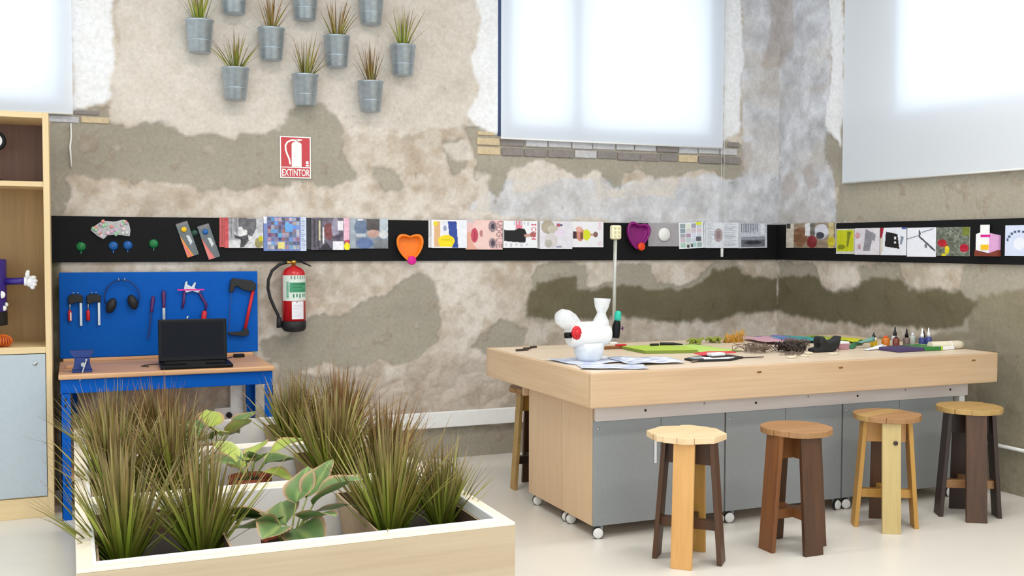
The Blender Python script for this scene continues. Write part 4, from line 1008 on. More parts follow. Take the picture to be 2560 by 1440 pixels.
# ------------------------------------------------------------------ blue workbench
bn = thing('workbench', 'blue metal workbench with a wooden top and blue tool panel', 'workbench', (-5.01, -.46, 0))
wp(bn, 'worktop', B_(-5.622, -4.40, -.84, -.085, .812, .842), M_BENCH, .009, seg=4)
wp(bn, 'back_ledge', B_(-5.60, -4.42, -.135, -.112, .842, .862), M_BENCH, .003)
tp = wp(bn, 'tool_panel', B_(-5.618, -4.382, -.11, -.085, .862, 1.408), M_BLUE, .004)
for x in (-5.55, -4.46): wp(bn, 'panel_post', B_(x, x + .03, -.085, -.06, .5, 1.3), M_BLUE)
wp(bn, 'front_rail', B_(-5.612, -4.41, -.815, -.795, .73, .812), M_BLUE, .003)
wp(bn, 'rear_rail', B_(-5.612, -4.41, -.13, -.11, .73, .812), M_BLUE, .003)
for x in (-5.612, -4.43):
    wp(bn, 'side_rail', B_(x, x + .02, -.795, -.13, .73, .812), M_BLUE, .003)
def angle_leg(x, y, sx, sy):
    mb = MB(); w_ = .052; t_ = .004
    mb.bx(min(x, x + sx * w_), max(x, x + sx * w_), min(y, y + sy * t_), max(y, y + sy * t_), 0, .73)
    mb.bx(min(x, x + sx * t_), max(x, x + sx * t_), min(y, y + sy * w_), max(y, y + sy * w_), 0, .73)
    lg = wp(bn, 'leg', mb, M_BLUE)
    mb = MB()
    for z_ in (.70, .665, .24, .205):
        mb.bx(min(x + sx * .02, x + sx * .032), max(x + sx * .02, x + sx * .032), y - sy * .0012 - .0005, y - sy * .0012 + .0005, z_ - .012, z_ + .006)
    sub(lg, 'slot', mb, M_RUB, bn)
angle_leg(-5.612, -.83, 1, 1); angle_leg(-4.41, -.83, -1, 1); angle_leg(-5.612, -.11, 1, -1); angle_leg(-4.41, -.11, -1, -1)
wp(bn, 'lower_shelf', B_(-5.60, -4.42, -.72, -.14, .20, .225), M_BENCH, .003)

# tools on the panel (front face at y = -0.11)
YF = -.11
def clamp(label, x0, z0, red, sleeve):
    t = thing('bar_clamp', label, 'clamp', (x0, YF, z0))
    mb = MB(); mb.prism([(0, -.012), (.0, -.055), (.02, -.062), (.05, -.05), (.085, -.055), (.085, -.008), (.06, 0), (.02, 0)], 'y', -.032, 0); part('clamp_head', mb, M_RUB, t, .004)
    mb = MB(); mb.bx(.066, .080, -.022, -.012, -.20, -.055); part('clamp_bar', mb, M_STEEL, t)
    mb = MB(); mb.tube([(.01, -.017, -.05), (.008, -.017, -.10)], .004, 8); part('clamp_screw', mb, M_STEEL, t)
    mb = MB(); mb.lathe([(.006, -.17), (.0115, -.165), (.0115, -.11), (.006, -.10)], 12, (.008, -.017, 0)); part('clamp_handle', mb, red, t)
    if sleeve: mb = MB(); mb.bx(.009, .017, -.032, -.028, -.165, -.115); part('handle_sticker', mb, M_WHITE, t)
    mb = MB(); mb.tube([(.025, 0, .006), (.025, -.02, .006), (.035, -.02, .012)], .003, 6); mb.tube([(.05, 0, .006), (.05, -.02, .006), (.06, -.02, .012)], .003, 6); part('hanging_hook', mb, M_STEEL, t)
clamp('bar clamp with a red and white handle, left one on the blue panel', -5.565, 1.270, M_REDM, True)
clamp('bar clamp with a plain red handle, beside the ear defenders', -5.458, 1.270, M_REDM, False)
em = thing('ear_defenders', 'dark ear defenders hanging on the blue panel', 'ear defenders', (-5.247, YF, 1.15))
pts = [(.105 * math.cos(a), -.03, .10 + .11 * math.sin(a)) for a in [PI * k / 16 for k in range(17)]]
pts = [(.098, -.03, .055)] + pts + [(-.098, -.03, .055)]
mb = MB(); mb.tube(pts, .0045, 8); part('headband', mb, M_BLUED, em)
for s_, dz in ((-1, 0), (1, .02)):
    mb = MB(); mb.ell((0, 0, 0), (.030, .028, .05), 16, 10); mb.xf(Matrix.Translation((s_ * .065, -.03, .045 + dz)) @ Matrix.Rotation(s_ * -.35, 4, 'Y'))
    part('ear_cup', mb, M_RUB, em)
mb = MB(); mb.tube([(-.015, 0, .20), (-.015, -.035, .205), (-.02, -.035, .22)], .003, 6); mb.tube([(.015, 0, .20), (.015, -.035, .205), (.02, -.035, .22)], .003, 6); part('hanging_hook', mb, M_STEEL, em)
M_HPURP = mat('plum_handle', S(84, 24, 92), 0.4)
fl_ = thing('file', 'thin dark file with a plum handle, tilted on the blue panel', 'file', (-5.055, YF, 1.25), 0, None, rot=(0, .12, 0))
mb = MB(); mb.lathe([(.006, -.105), (.011, -.10), (.0085, -.085), (.0125, -.03), (.009, 0)], 12, (0, -.015, 0)); part('handle', mb, M_HPURP, fl_)
mb = MB(); mb.bx(-.005, .005, -.018, -.012, -.28, -.10); part('file_blade', mb, mat('dark_file_steel', S(40, 60, 120), 0.5, 0.5), fl_)
fl2 = thing('file', 'bright steel file with a plum handle, standing behind the laptop', 'file', (-4.990, YF, 1.287), 0, None)
mb = MB(); mb.lathe([(.006, -.115), (.012, -.11), (.009, -.095), (.014, -.03), (.009, 0)], 12, (0, -.015, 0)); part('handle', mb, M_HPURP, fl2)
mb = MB(); mb.bx(-.0085, .0085, -.019, -.012, -.30, -.11); part('file_blade', mb, M_STEEL, fl2)
pl = thing('pliers', 'silver-jawed pliers with purple handles open on the blue panel', 'pliers', (-4.81, YF, 1.29))
mb = MB(); mb.prism([(-.055, .0), (-.045, .05), (-.03, .06), (-.03, .035), (-.005, .02), (.015, .05), (.025, .045), (.015, .01), (.05, -.005), (.045, -.025), (.0, -.01), (-.04, -.02)], 'y', -.022, -.008); part('jaws', mb, M_STEEL, pl, .002)
mb = MB(); mb.tube([(-.05, -.015, -.01), (-.055, -.015, -.08), (-.065, -.015, -.125)], [.008, .009, .006], 8); part('handle', mb, M_HPURP, pl)
mb = MB(); mb.tube([(.04, -.015, -.01), (.065, -.015, -.06), (.09, -.015, -.10), (.082, -.015, -.14)], [.008, .009, .009, .006], 8); part('handle', mb, M_HPURP, pl)
mb = MB(); mb.bx(-.095, .075, -.03, -.022, -.005, .004); part('pink_band', mb, M_PINK, pl)
sd_ = thing('screwdriver', 'dark red screwdriver handle rising behind the laptop lid', 'screwdriver', (-4.745, YF, 1.03), 0, None, rot=(0, .1, 0))
mb = MB(); mb.lathe([(.008, 0), (.015, .01), (.012, .03), (.017, .05), (.017, .11), (.008, .12)], 12, (0, -.02, 0)); part('handle', mb, M_REDM, sd_)
mb = MB(); mb.tube([(0, -.02, 0), (0, -.02, -.12)], .004, 8); part('shaft', mb, M_STEEL, sd_)
hk = thing('panel_hook', 'pair of white hooks on the blue panel above the laptop', 'hook', (-4.845, YF, 1.075))
for dz in (.0, .028):
    mb = MB(); mb.tube([(0, 0, dz), (0, -.03, dz), (.004, -.032, dz + .012)], .005, 6); part('hook', mb, M_WHITE, hk)
hk = thing('panel_hook', 'single white hook on the blue panel at the laptop lid corner', 'hook', (-4.655, YF, 1.075))
mb = MB(); mb.tube([(0, 0, 0), (0, -.03, 0), (.004, -.032, .012)], .005, 6); part('hook', mb, M_WHITE, hk)
hs = thing('hacksaw', 'hacksaw with a black grip and red frame on the blue panel', 'saw', (-4.49, YF, 1.17))
mb = MB(); mb.prism([(-.085, .10), (-.075, .175), (-.06, .195), (.07, .175), (.095, .15), (.09, .11), (.06, .10), (.0, .115), (-.03, .14), (-.05, .13), (-.055, .10)], 'y', -.035, -.005)
part('grip', mb, M_RUB, hs, .006)
mb = MB(); mb.tube([(.075, -.02, .11), (.02, -.02, -.15)], .011, 8); part('frame_bar', mb, M_REDM, hs)
mb = MB(); mb.prism([(.04, -.15), (.045, -.19), (.01, -.20), (-.09, -.185), (-.095, -.17), (.0, -.165), (.01, -.145)], 'y', -.033, -.008); part('nose', mb, M_RUB, hs, .004)
mb = MB(); mb.prism([(-.072, .11), (-.066, .11), (-.085, -.175), (-.091, -.175)], 'y', -.021, -.019); part('saw_blade', mb, M_BLUED, hs)

# laptop, vise and small things on the bench
lp = thing('laptop', 'open black laptop standing on the wooden bench top', 'laptop', (-4.855, -.62, .8425), -0.03)
mb = MB(); mb.bx(-.205, .215, -.19, .07, 0, .022); bs_ = part('base', mb, M_BLKP, lp, .006)
mb = MB(); mb.bx(-.17, .18, -.06, .04, .0222, .0242); part('keyboard', mb, M_RUB, lp)
mb = MB(); mb.bx(-.05, .06, -.165, -.085, .0222, .0235); part('touchpad', mb, M_RUB, lp)
mb = MB(); mb.bx(-.205, .205, -.009, .009, 0, .262); mb.xf(Matrix.Translation((0, .065, .02)) @ Matrix.Rotation(-.12, 4, 'X')); ld = part('lid', mb, M_BLKP, lp, .006)
mb = MB(); mb.bx(-.185, .185, -.0105, -.0092, .03, .242); mb.xf(Matrix.Translation((0, .065, .02)) @ Matrix.Rotation(-.12, 4, 'X')); part('screen', mb, M_SCREEN, lp)
mb = MB(); mb.lathe([(.008, -.15), (.008, .15)], 10, (0, .068, .02), axis='x'); part('hinge', mb, M_BLKP, lp)
vs_ = thing('bench_vise', 'small blue bench vise at the left end of the bench top', 'vise', (-5.495, -.72, .8425))
mb = MB(); mb.bx(-.055, .055, -.045, .06, 0, .014); mb.prism([(-.05, .014), (.05, .014), (.042, .05), (.042, .085), (-.042, .085), (-.042, .05)], 'y', -.035, .05); part('vise_body', mb, M_BLUED, vs_, .004)
mb = MB(); mb.prism([(-.045, .085), (.045, .085), (.065, .115), (.065, .125), (-.065, .125), (-.065, .115)], 'y', -.03, .0); part('front_jaw', mb, M_BLUED, vs_, .003)
mb = MB(); mb.prism([(-.045, .085), (.045, .085), (.065, .115), (.065, .125), (-.065, .125), (-.065, .115)], 'y', .012, .045); part('rear_jaw', mb, M_BLUED, vs_, .003)
mb = MB(); mb.lathe([(.012, -.09), (.012, -.03)], 12, (.005, 0, .05), axis='y'); part('screw', mb, M_STEEL, vs_)
mb = MB(); mb.tube([(.022, -.085, .075), (-.012, -.09, -.035)], .004, 8); mb.ell((.022, -.085, .076), (.007, .007, .007), 8, 6); mb.ell((-.012, -.09, -.036), (.007, .007, .007), 8, 6); part('tommy_bar', mb, M_STEEL, vs_)
mb = MB(); mb.bx(-.035, .035, -.02, .02, 0, .022)
solo('power_adapter', mb, M_BLKP, 'small black power adapter on the bench right of the laptop', 'adapter', (-4.53, -.25, .8425), bevel=.004)
mb = MB(); mb.tube([(-5.12, -.62, .846), (-5.16, -.58, .846), (-5.13, -.53, .846), (-5.05, -.50, .846), (-4.85, -.40, .846), (-4.6, -.30, .846), (-4.56, -.25, .85)], .003, 6)
mb.xf(Matrix.Translation((5.0, .5, -.8425))); solo('laptop_cable', mb, M_RUB, 'thin dark cable looping behind the laptop on the bench', 'cable', (-5.0, -.5, .8425))
mb = MB(); mb.bx(-.045, .045, -.018, .018, 0, .02); solo('wood_offcut', mb, M_BENCH, 'short pale wood offcut beside the blue vise', 'offcut', (-5.54, -.5, .8425), .1, bevel=.003)
# socket under the bench
sk = thing('socket_box', 'white socket box with a black plug under the bench', 'socket', (-4.60, 0, .395))
part('box', B_(-.066, .066, -.05, 0, 0, .085), M_WHITE, sk, .004)
mb = MB(); mb.lathe([(.0, -.085), (.018, -.08), (.02, -.05)], 14, (.03, 0, .035), axis='y', cap0=False); part('plug', mb, M_RUB, sk)

# ------------------------------------------------------------------ shelving unit at the left
sh = thing('shelving_unit', 'tall pale wood shelving unit with a grey locked door below', 'shelving', (-6.2, -.48, 0))
wp(sh, 'side_panel', B_(-5.688, -5.655, -.70, -.26, 0, 2.342), M_MAPLE, .002)
wp(sh, 'side_panel', B_(-6.745, -6.712, -.70, -.26, 0, 2.342), M_MAPLE, .002)
wp(sh, 'top_panel', B_(-6.712, -5.688, -.70, -.26, 2.310, 2.342), M_MAPLEX, .002)
wp(sh, 'shelf', B_(-6.712, -5.688, -.695, -.275, 1.918, 1.948), M_MAPLEX, .002)
wp(sh, 'shelf', B_(-6.712, -5.688, -.697, -.275, .957, .994), M_MAPLEX, .002)
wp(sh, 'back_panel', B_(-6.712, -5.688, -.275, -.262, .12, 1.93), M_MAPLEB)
wp(sh, 'back_panel', B_(-6.712, -5.688, -.275, -.262, 1.93, 2.31), wood('shaded_brown_back_panel', S(98, 66, 50), S(116, 80, 60), 'z', 0.5), label='brown upper back panel, darkened with painted shade')  # shade of the top compartment put into this panel's brown
wp(sh, 'bottom_panel', B_(-6.712, -5.688, -.68, -.275, .10, .125), M_MAPLEX)
wp(sh, 'plinth', B_(-6.712, -5.688, -.70, -.68, .0, .118), M_MAPLEX, .002)
dr = wp(sh, 'door', B_(-6.198, -5.691, -.70, -.682, .125, .953), M_GREYL, .002)
mb = MB(); mb.lathe([(.0, -.706), (.012, -.705), (.013, -.70)], 16, (-5.745, 0, .90), axis='y', cap0=False); sub(dr, 'lock', mb, M_STEEL, sh)
wp(sh, 'door', B_(-6.709, -6.202, -.70, -.682, .125, .953), M_GREYL, .002)

rb = thing('can_robot', 'purple can robot with a white gloved thumb-up hand on the shelf', 'toy', (-6.03, -.50, .994))
mb = MB(); mb.lathe([(.13, .12), (.135, .125), (.135, .50), (.13, .505)], 28); part('can_body', mb, M_PURP, rb)
mb = MB(); mb.lathe([(.1365, .12), (.1365, .20)], 28, cap0=False, cap1=False); part('dark_band', mb, M_RUB, rb)
for a, z_, r_ in ((.55, .42, .028), (.95, .30, .022), (.3, .26, .03), (1.1, .22, .016), (1.3, .24, .014)):
    mb = MB(); mb.ell((.134 * math.sin(a), -.134 * math.cos(a), z_), (r_, .006, r_), 12, 8); part('white_spot', mb, M_WHITE, rb)
for s_ in (-1, 0.35):
    mb = MB(); mb.lathe([(.03, 0), (.03, .13)], 12, (s_ * .08 - .05, 0, 0)); part('leg', mb, M_RUB, rb)
mb = MB(); mb.tube([(.12, -.03, .375), (.20, -.035, .377), (.235, -.035, .378)], .020, 12); part('arm', mb, M_PURP, rb)
mb = MB()
mb.ell((.262, -.035, .374), (.030, .024, .034), 12, 8)
mb.lathe([(.024, .228), (.028, .232), (.028, .242), (.022, .246)], 14, (0, -.035, .376), axis='x')
for k, (dx, dz) in enumerate(((.285, .398), (.293, .378), (.290, .357), (.280, .339))): mb.ell((dx - .006, -.052, dz), (.017 - .001 * k, .016, .0122), 10, 7)
mb.tube([(.248, -.045, .395), (.246, -.048, .415), (.250, -.048, .432)], [.013, .0135, .011], 10); mb.ell((.250, -.048, .432), (.011, .011, .010), 10, 7)
part('glove', mb, M_GLOVE, rb, label='white glove with raised thumb')
mb = MB(); mb.ell((0, 0, .033), (.056, .056, .033), 20, 10)
wb = thing('woven_ball', 'orange woven ball on the shelf by the purple robot', 'ball', (-5.924, -.60, .994))
part('core', mb, mat('dark_orange_core', S(150, 60, 14), 0.7), wb)
for k in range(12):
    a = PI * k / 12; tl_ = .5 * math.sin(k * 2.1)
    pts = []
    for q in range(25):
        b_ = 2 * PI * q / 24; v = Vector((.058 * math.cos(b_), 0, .035 * math.sin(b_)))
        v = Matrix.Rotation(a, 3, 'Z') @ (Matrix.Rotation(tl_ * .2, 3, 'Y') @ v); pts.append((v.x, v.y, max(.003, v.z + .033)))
    mb = MB(); mb.tube(pts, .0032, 5); part('strand', mb, mat('orange_strand', S(214, 104, 30), 0.5) if k == 0 else bpy.data.materials['orange_strand'], wb)
ck = thing('small_clock', 'small black and white round object on the upper shelf', 'ornament', (-5.945, -.52, 1.948))
mb = MB(); mb.lathe([(.055, .0), (.06, .01), (.06, .03), (.05, .035)], 20, (0, 0, .24), axis='y'); part('round_face', mb, M_BLKP, ck)
mb = MB(); mb.lathe([(.04, -.003), (.04, .0)], 20, (0, 0, .24), axis='y'); part('white_disc', mb, M_WHITE, ck)
mb = MB(); mb.lathe([(.05, 0), (.05, .012), (.012, .02), (.012, .185)], 16, (0, .018, 0)); part('stand', mb, M_BLKP, ck)

# ------------------------------------------------------------------ big work table
TX0, TX1, TY0, TY1, TZ = -3.075, -.215, -2.50, -1.03, .925
tb = thing('work_table', 'large pale plywood work table with thick edges on rolling cabinets', 'table', (-1.65, -1.76, 0))
wp(tb, 'tabletop', B_(TX0 + .03, TX1 - .03, TY0 + .03, TY1 - .03, .895, TZ - .001), M_BIRCHT)
wp(tb, 'edge_board', B_(TX0, TX1, TY0, TY0 + .03, .74, TZ), M_BIRCH, .006)
wp(tb, 'edge_board', B_(TX0, TX1, TY1 - .03, TY1, .74, TZ), M_BIRCH, .006)
M_BIRCHY = wood('birch_plywood_end', S(204, 172, 136), S(220, 190, 154), 'y', 0.42)
wp(tb, 'edge_board', B_(TX0, TX0 + .03, TY0 + .03, TY1 - .03, .74, TZ), M_BIRCHY, .006)
wp(tb, 'edge_board', B_(TX1 - .03, TX1, TY0 + .03, TY1 - .03, .74, TZ), M_BIRCHY, .006)
wp(tb, 'underside_board', B_(TX0 + .03, TX1 - .03, TY0 + .03, TY1 - .03, .742, .76), M_BIRCH)
rail = wp(tb, 'apron_rail', B_(-2.965, -.30, -2.349, -2.327, .642, .742), M_RAIL, .003)
for k, x in enumerate((-2.66, -2.28, -1.93, -1.56, -1.19, -.82, -.45)):
    mb = MB(); mb.lathe([(.0, -2.352), (.007, -2.351), (.0075, -2.349)], 10, (x, 0, .69 + (.012 if k % 2 else -.004)), axis='y', cap0=False); sub(rail, 'screw', mb, M_RUB if k % 2 == 0 else M_STEEL, tb)
wp(tb, 'apron_rail', B_(-3.0, -.30, -1.46, -1.438, .665, .742), M_BIRCH, .003)
wp(tb, 'support_post', B_(-.345, -.30, -2.325, -2.28, 0, .742), M_WHITE, .003)
wp(tb, 'support_post', B_(-.345, -.30, -1.50, -1.46, 0, .742), M_WHITE, .003)
for (x, y) in ((-2.02, -2.5008), (-1.45, -2.5008), (-.42, -2.5008)):
    mb = MB(); mb.ell((x, y, .885), (.018, .001, .006), 10, 6); wp(tb, 'wood_knot', mb, M_CHEST)

# rolling cabinets under it
def caster(root, x, y, dirx=0):
    mb = MB(); mb.lathe([(.012, 0.0), (.026, -.004), (.030, -.012), (.030, -.022), (.026, -.030), (.012, -.033)], 24, (0, 0, .030), axis='y')
    mb.xf(Matrix.Translation((x, y, 0)) @ Matrix.Rotation(dirx, 4, 'Z'))
    c = part('caster', mb, M_WHITE, root)
    mb = MB(); mb.lathe([(.0315, -.008), (.0315, -.026)], 24, (0, 0, .0315), axis='y', cap0=False, cap1=False); mb.xf(Matrix.Translation((x, y, 0)) @ Matrix.Rotation(dirx, 4, 'Z')); part('tyre', mb, M_RUB, c)
    mb = MB(); mb.bx(-.012, .03, -.006, .004, .03, .066); mb.bx(-.012, .03, -.006, .03, .058, .068); mb.xf(Matrix.Translation((x, y, 0)) @ Matrix.Rotation(dirx, 4, 'Z')); part('fork', mb, M_GREYL, c)
def cabinet(label, x0, x1, y0, y1, front=-1, strap=False):
    xc, yc = (x0 + x1) / 2, (y0 + y1) / 2
    t = thing('rolling_cabinet', label, 'cabinet', (xc, yc, 0), 0, 'rolling cabinets under the work table')
    w_, d_ = (x1 - x0) / 2, (y1 - y0) / 2
    zb, zt = .068, .741
    part('side_panel', B_(-w_, -w_ + .018, -d_, d_, zb, zt), M_BIRCHZ, t, .0015); part('side_panel', B_(w_ - .018, w_, -d_, d_, zb, zt), M_BIRCHZ, t, .0015)
    part('bottom_panel', B_(-w_ + .018, w_ - .018, -d_ + .02, d_, zb, zb + .018), M_BIRCH, t)
    part('top_panel', B_(-w_ + .018, w_ - .018, -d_ + .03, d_, .60, .618), M_BIRCH, t)
    part('back_panel', B_(-w_ + .018, w_ - .018, d_ - .012, d_, zb + .018, .60), M_GREY, t)
    for s_ in (0, 1):
        a0 = -w_ + .003 if s_ == 0 else .0015; a1 = -.0015 if s_ == 0 else w_ - .003
        part('door', B_(a0, a1, -d_ - .017, -d_ - .0005, zb, .640), M_GREY, t, .0012)
    mb = MB(); mb.lathe([(0, -.003), (.008, -.003), (.009, 0)], 12, (-w_ + .03, -d_ - .017, .60), axis='y', cap0=False); part('lock', mb, M_STEEL, t)
    if strap:
        mb = MB(); mb.bx(-.045, -.030, -d_ - .026, -d_ - .018, .385, .58); part('pull_strap', mb, M_PAPERW, t, .003)
    for sx in (-1, 1):
        for sy in (-1, 1):
            caster(t, sx * (w_ - .035), -d_ + .0 if sy < 0 else d_ - .05, .25 * sx)
    return t
cabinet('grey-fronted rolling cabinet with a pale wood side, at the near corner of the work table', -2.968, -2.125, -2.31, -1.93, strap=True)
cabinet('grey rolling cabinet under the middle of the work table', -2.119, -1.285, -2.31, -1.93)
cabinet('grey rolling cabinet farthest along under the work table, toward the side wall', -1.279, -.40, -2.31, -1.93)
cabinet('rolling cabinet behind the near one, showing only its wooden side and casters', -2.968, -2.125, -1.925, -1.47)

# ------------------------------------------------------------------ stools
def stool(label, x, y, rz, seat_z, leg_mats, cross_m, low_m, seat_mats, seat_rot, lw=.105, R=.185, octa=False, splay=.045, sx=0, sy=0):
    t = thing('wooden_stool', label, 'stool', (x, y, 0), 0, 'wooden stools along the work table')
    zt = seat_z - .032
    for k in range(4):
        a = rz + k * PI / 2; ca, sa = math.cos(a), math.sin(a)
        rb_, rt_ = .165, .165 - splay; th = .024
        mb = MB(); pts = []
        for (z_, r_) in ((0, rb_), (zt, rt_)):
            for (dr_, dt_) in ((-th / 2, -lw / 2), (th / 2, -lw / 2), (th / 2, lw / 2), (-th / 2, lw / 2)):
                q = r_ + dr_; pts.append((q * ca - dt_ * sa, q * sa + dt_ * ca, z_))
        mb.add(pts, [(0, 3, 2, 1), (4, 5, 6, 7), (0, 1, 5, 4), (1, 2, 6, 5), (2, 3, 7, 6), (3, 0, 4, 7)])
        lg = part('leg', mb, leg_mats[k], t, .002)
    for k in range(2):
        a = rz + k * PI / 2
        off = 0.0
        mb = MB(); mb.bx(-.108, .108, -.011 , .011, zt - .125, zt - (.0 if k == 0 else .001)); mb.xf(Matrix.Rotation(a, 4, 'Z')); part('top_brace', mb, cross_m, t, .002)
        mb = MB(); mb.bx(-.142, .142, -.02, .02, .165 + .001 * k, .215 - .001 * k); mb.xf(Matrix.Rotation(a, 4, 'Z')); part('foot_brace', mb, low_m, t, .002)
    n = len(seat_mats); rs = random.Random(int(abs(x) * 1000))
    for k in range(n):
        y0 = -R + 2 * R * k / n; y1 = -R + 2 * R * (k + 1) / n - .0015
        def hw(v):
            v = min(abs(v), R * .995)
            return math.sqrt(max(1e-6, R * R - v * v)) if not octa else min(R, R * 1.42 - abs(v))
        j0, j1 = rs.uniform(-.008, .008), rs.uniform(-.008, .008)
        ys = [y0 + (y1 - y0) * q / 4 for q in range(5)]
        poly = [(hw(v) + j0, v) for v in ys] + [(-hw(v) - j1, v) for v in reversed(ys)]
        mb = MB(); dz = rs.uniform(-.0012, .0012)
        mb.prism(poly, 'z', zt, seat_z + dz); mb.xf(Matrix.Translation((sx, sy, 0)) @ Matrix.Rotation(seat_rot, 4, 'Z')); part('seat_plank', mb, seat_mats[k], t, .003)
    return t
D = math.radians
stool('wooden stool with a honey-coloured front leg and pale octagonal plank seat, nearest the camera', -2.69, -2.84, D(225), .648, [M_PINE, M_WALN, M_PINEO, M_WALN], M_WALN, M_WALN, [M_PINES, M_PINES, M_PINES, M_PINES, M_PINES], .55, lw=.105, octa=True, sx=.0, sy=.03)
stool('chestnut-brown wooden stool with a tan seat, second from the table corner', -2.06, -2.86, D(180), .636, [M_CHEST, M_WALN, M_WALN, M_WALN], M_CHEST, M_CHEST, [M_SEATB, M_SEATB, M_SEATB, M_SEATB], .2, lw=.115, sx=.03, sy=.02)
stool('pale yellow-legged wooden stool with a knot in its front leg', -1.31, -2.72, D(240), .640, [M_PINEL, M_PINEO, M_WALN, M_PINEO], M_PINE, M_PINEO, [M_SEATB, M_SEATB, M_SEATO, M_SEATB], .3, lw=.10, sx=.02, sy=.02)
stool('darkest walnut-brown wooden stool, nearest the side wall', -.69, -2.73, D(240), .648, [M_WALN, M_WALND, M_WALND, M_WALND], M_WALND, M_SEATB, [M_SEATO, M_SEATO, M_SEATO, M_SEATO], .3, lw=.115, sx=.02, sy=.02)
stool('wooden stool half hidden on the far side of the work table, one thin leg showing', -2.745, -1.10, D(180), .668, [M_SEATO, M_WALN, M_WALN, M_WALN], M_PINEO, M_WALND, [M_SEATB, M_SEATB, M_SEATB, M_SEATB], .3, lw=.07)
mb = MB(); mb.ell((0, 0, 0), (.0015, .013, .013), 14, 8)
mb.xf(Matrix.Translation((-1.31, -2.72, .50)) @ Matrix.Rotation(D(240), 4, 'Z') @ Matrix.Translation((.1465, .02, 0)))
st3 = [o for o in bpy.data.objects if o.name.startswith('wooden_stool') and 'knot' in o.get('label', '')][0]
wp(st3, 'wood_knot', mb, M_WALND)

# ------------------------------------------------------------------ power post on the table
po = thing('power_post', 'thin grey post with an ivory socket box, rising from the back of the table', 'power post', (-2.172, -1.085, TZ))
mb = MB(); mb.lathe([(.03, 0), (.03, .008), (.014, .012)], 16); part('foot', mb, M_WHITE, po)
mb = MB(); mb.tube([(0, 0, .01), (.010, 0, .71)], .0125, 10); part('pole', mb, M_GREYMETAL, po)
mb = MB(); mb.bx(-.026, .045, -.025, .02, .705, .80); part('socket_case', mb, M_IVORY, po, .012, seg=3)
for x in (-.006, .025):
    for z_ in (.725, .752, .779):
        mb = MB(); mb.bx(x - .008, x + .008, -.0268, -.0245, z_ - .008, z_ + .008); part('outlet', mb, mat('beige_outlet', S(196, 188, 150), .5) if 'beige_outlet' not in bpy.data.materials else bpy.data.materials['beige_outlet'], po)

# ------------------------------------------------------------------ things on the table
TT = TZ + .0005
fg = thing('bottle_figure', 'white plastic-jug figure with clear bottle ears on the table', 'figure', (-2.83, -2.0, TT))
mb = MB(); mb.lathe([(.056, 0), (.07, .02), (.085, .05), (.088, .09), (.08, .11)], 28); part('pedestal', mb, M_SHEET, fg)
mb = MB(); mb.lathe([(.0, -.13), (.058, -.128), (.068, -.118), (.072, -.06), (.072, .06), (.066, .10), (.050, .125), (.025, .138), (0, .14)], 28, (0, 0, .157), axis='x', cap0=False, cap1=False); part('jug_body', mb, M_WHITE, fg)
mb = MB(); mb.lathe([(.012, 0), (.03, .02), (.05, .06), (.056, .10), (.045, .145), (.02, .165)], 20); mb.xf(Matrix.Translation((-.055, 0, .205)) @ Matrix.Rotation(-1.15, 4, 'Y')); part('bottle_ear', mb, M_CLEAR, fg)
mb = MB(); mb.lathe([(.052, 0), (.045, .03), (.028, .062), (.026, .075), (.04, .105), (.046, .135), (.05, .155)], 20, cap1=False); mb.xf(Matrix.Translation((.075, 0, .205)) @ Matrix.Rotation(.06, 4, 'Y')); part('bottle_ear', mb, M_CLEAR, fg)
mb = MB()
for k in range(11): a = 2 * PI * k / 11; mb.ell((-.108 + .018 * math.cos(a), -.058, .172 + .026 * math.sin(a)), (.014, .016, .015), 8, 6)
mb.ell((-.108, -.062, .172), (.02, .02, .026), 8, 6); part('red_bow', mb, M_REDM, fg)
mb = MB(); mb.lathe([(.017, -.165), (.017, -.125)], 14, (0, -.03, .157), axis='x'); part('black_cap', mb, M_BLKP, fg)
mb = MB(); mb.lathe([(.022, 0), (.024, .01), (.024, .07), (.018, .10), (.012, .105)], 16); mb.xf(Matrix.Translation((.168, -.005, .13)) @ Matrix.Rotation(.12, 4, 'Y')); part('glue_bottle', mb, M_BLKP, fg)
mb = MB(); mb.lathe([(.017, .10), (.02, .115), (.019, .145), (.010, .158)], 16); mb.xf(Matrix.Translation((.168, -.005, .13)) @ Matrix.Rotation(.12, 4, 'Y')); part('teal_cap', mb, M_TEAL, fg)
mb = MB(); mb.tube([(.18, 0, .185), (.215, 0, .183)], .003, 6); mb.ell((.218, 0, .184), (.006, .006, .012), 8, 6); part('pin', mb, M_HPURP, fg)

def flat_sheet(name, label, cat, x, y, rz, w, d, m_, z=0.0, amp=.0, seed=1, group=None, thick=.0006, col=None):
    rs = random.Random(seed); ph = [rs.uniform(0, 6) for _ in range(4)]
    mb = MB(); nu = 14; nv = 12
    def f(a, b_):
        h_ = amp * (.5 + .5 * math.sin(5 * a + ph[0]) * math.cos(4.3 * b_ + ph[1])) + amp * .4 * (.5 + .5 * math.sin(11 * a + ph[2] + 7 * b_))
        return ((a - .5) * w * (1 + .03 * math.sin(9 * b_ + ph[3])), (b_ - .5) * d * (1 + .03 * math.sin(8 * a)), h_ + .0008)
    mb.sheet(f, nu, nv, colfn=col)
    o = solo(name, mb, m_, label, cat, (x, y, TT + z), rz, group, col=bool(col), recalc=False)
    sm = o.modifiers.new('thick', 'SOLIDIFY'); sm.thickness = thick; sm.offset = 1
    return o
rsB = np.random.RandomState(3)
def bluish(seed):
    def f(a, b_):
        n = float(vnoise(np.array([a * 9 + seed]), np.array([b_ * 12]), seed)[0]); k = 1.0 if n > .55 else 0.0
        c0 = lin((226, 230, 240)); c1 = lin((166, 178, 210)); c = c0 * (1 - k * .8) + c1 * k * .8
        return (c[0], c[1], c[2], 1)
    return f
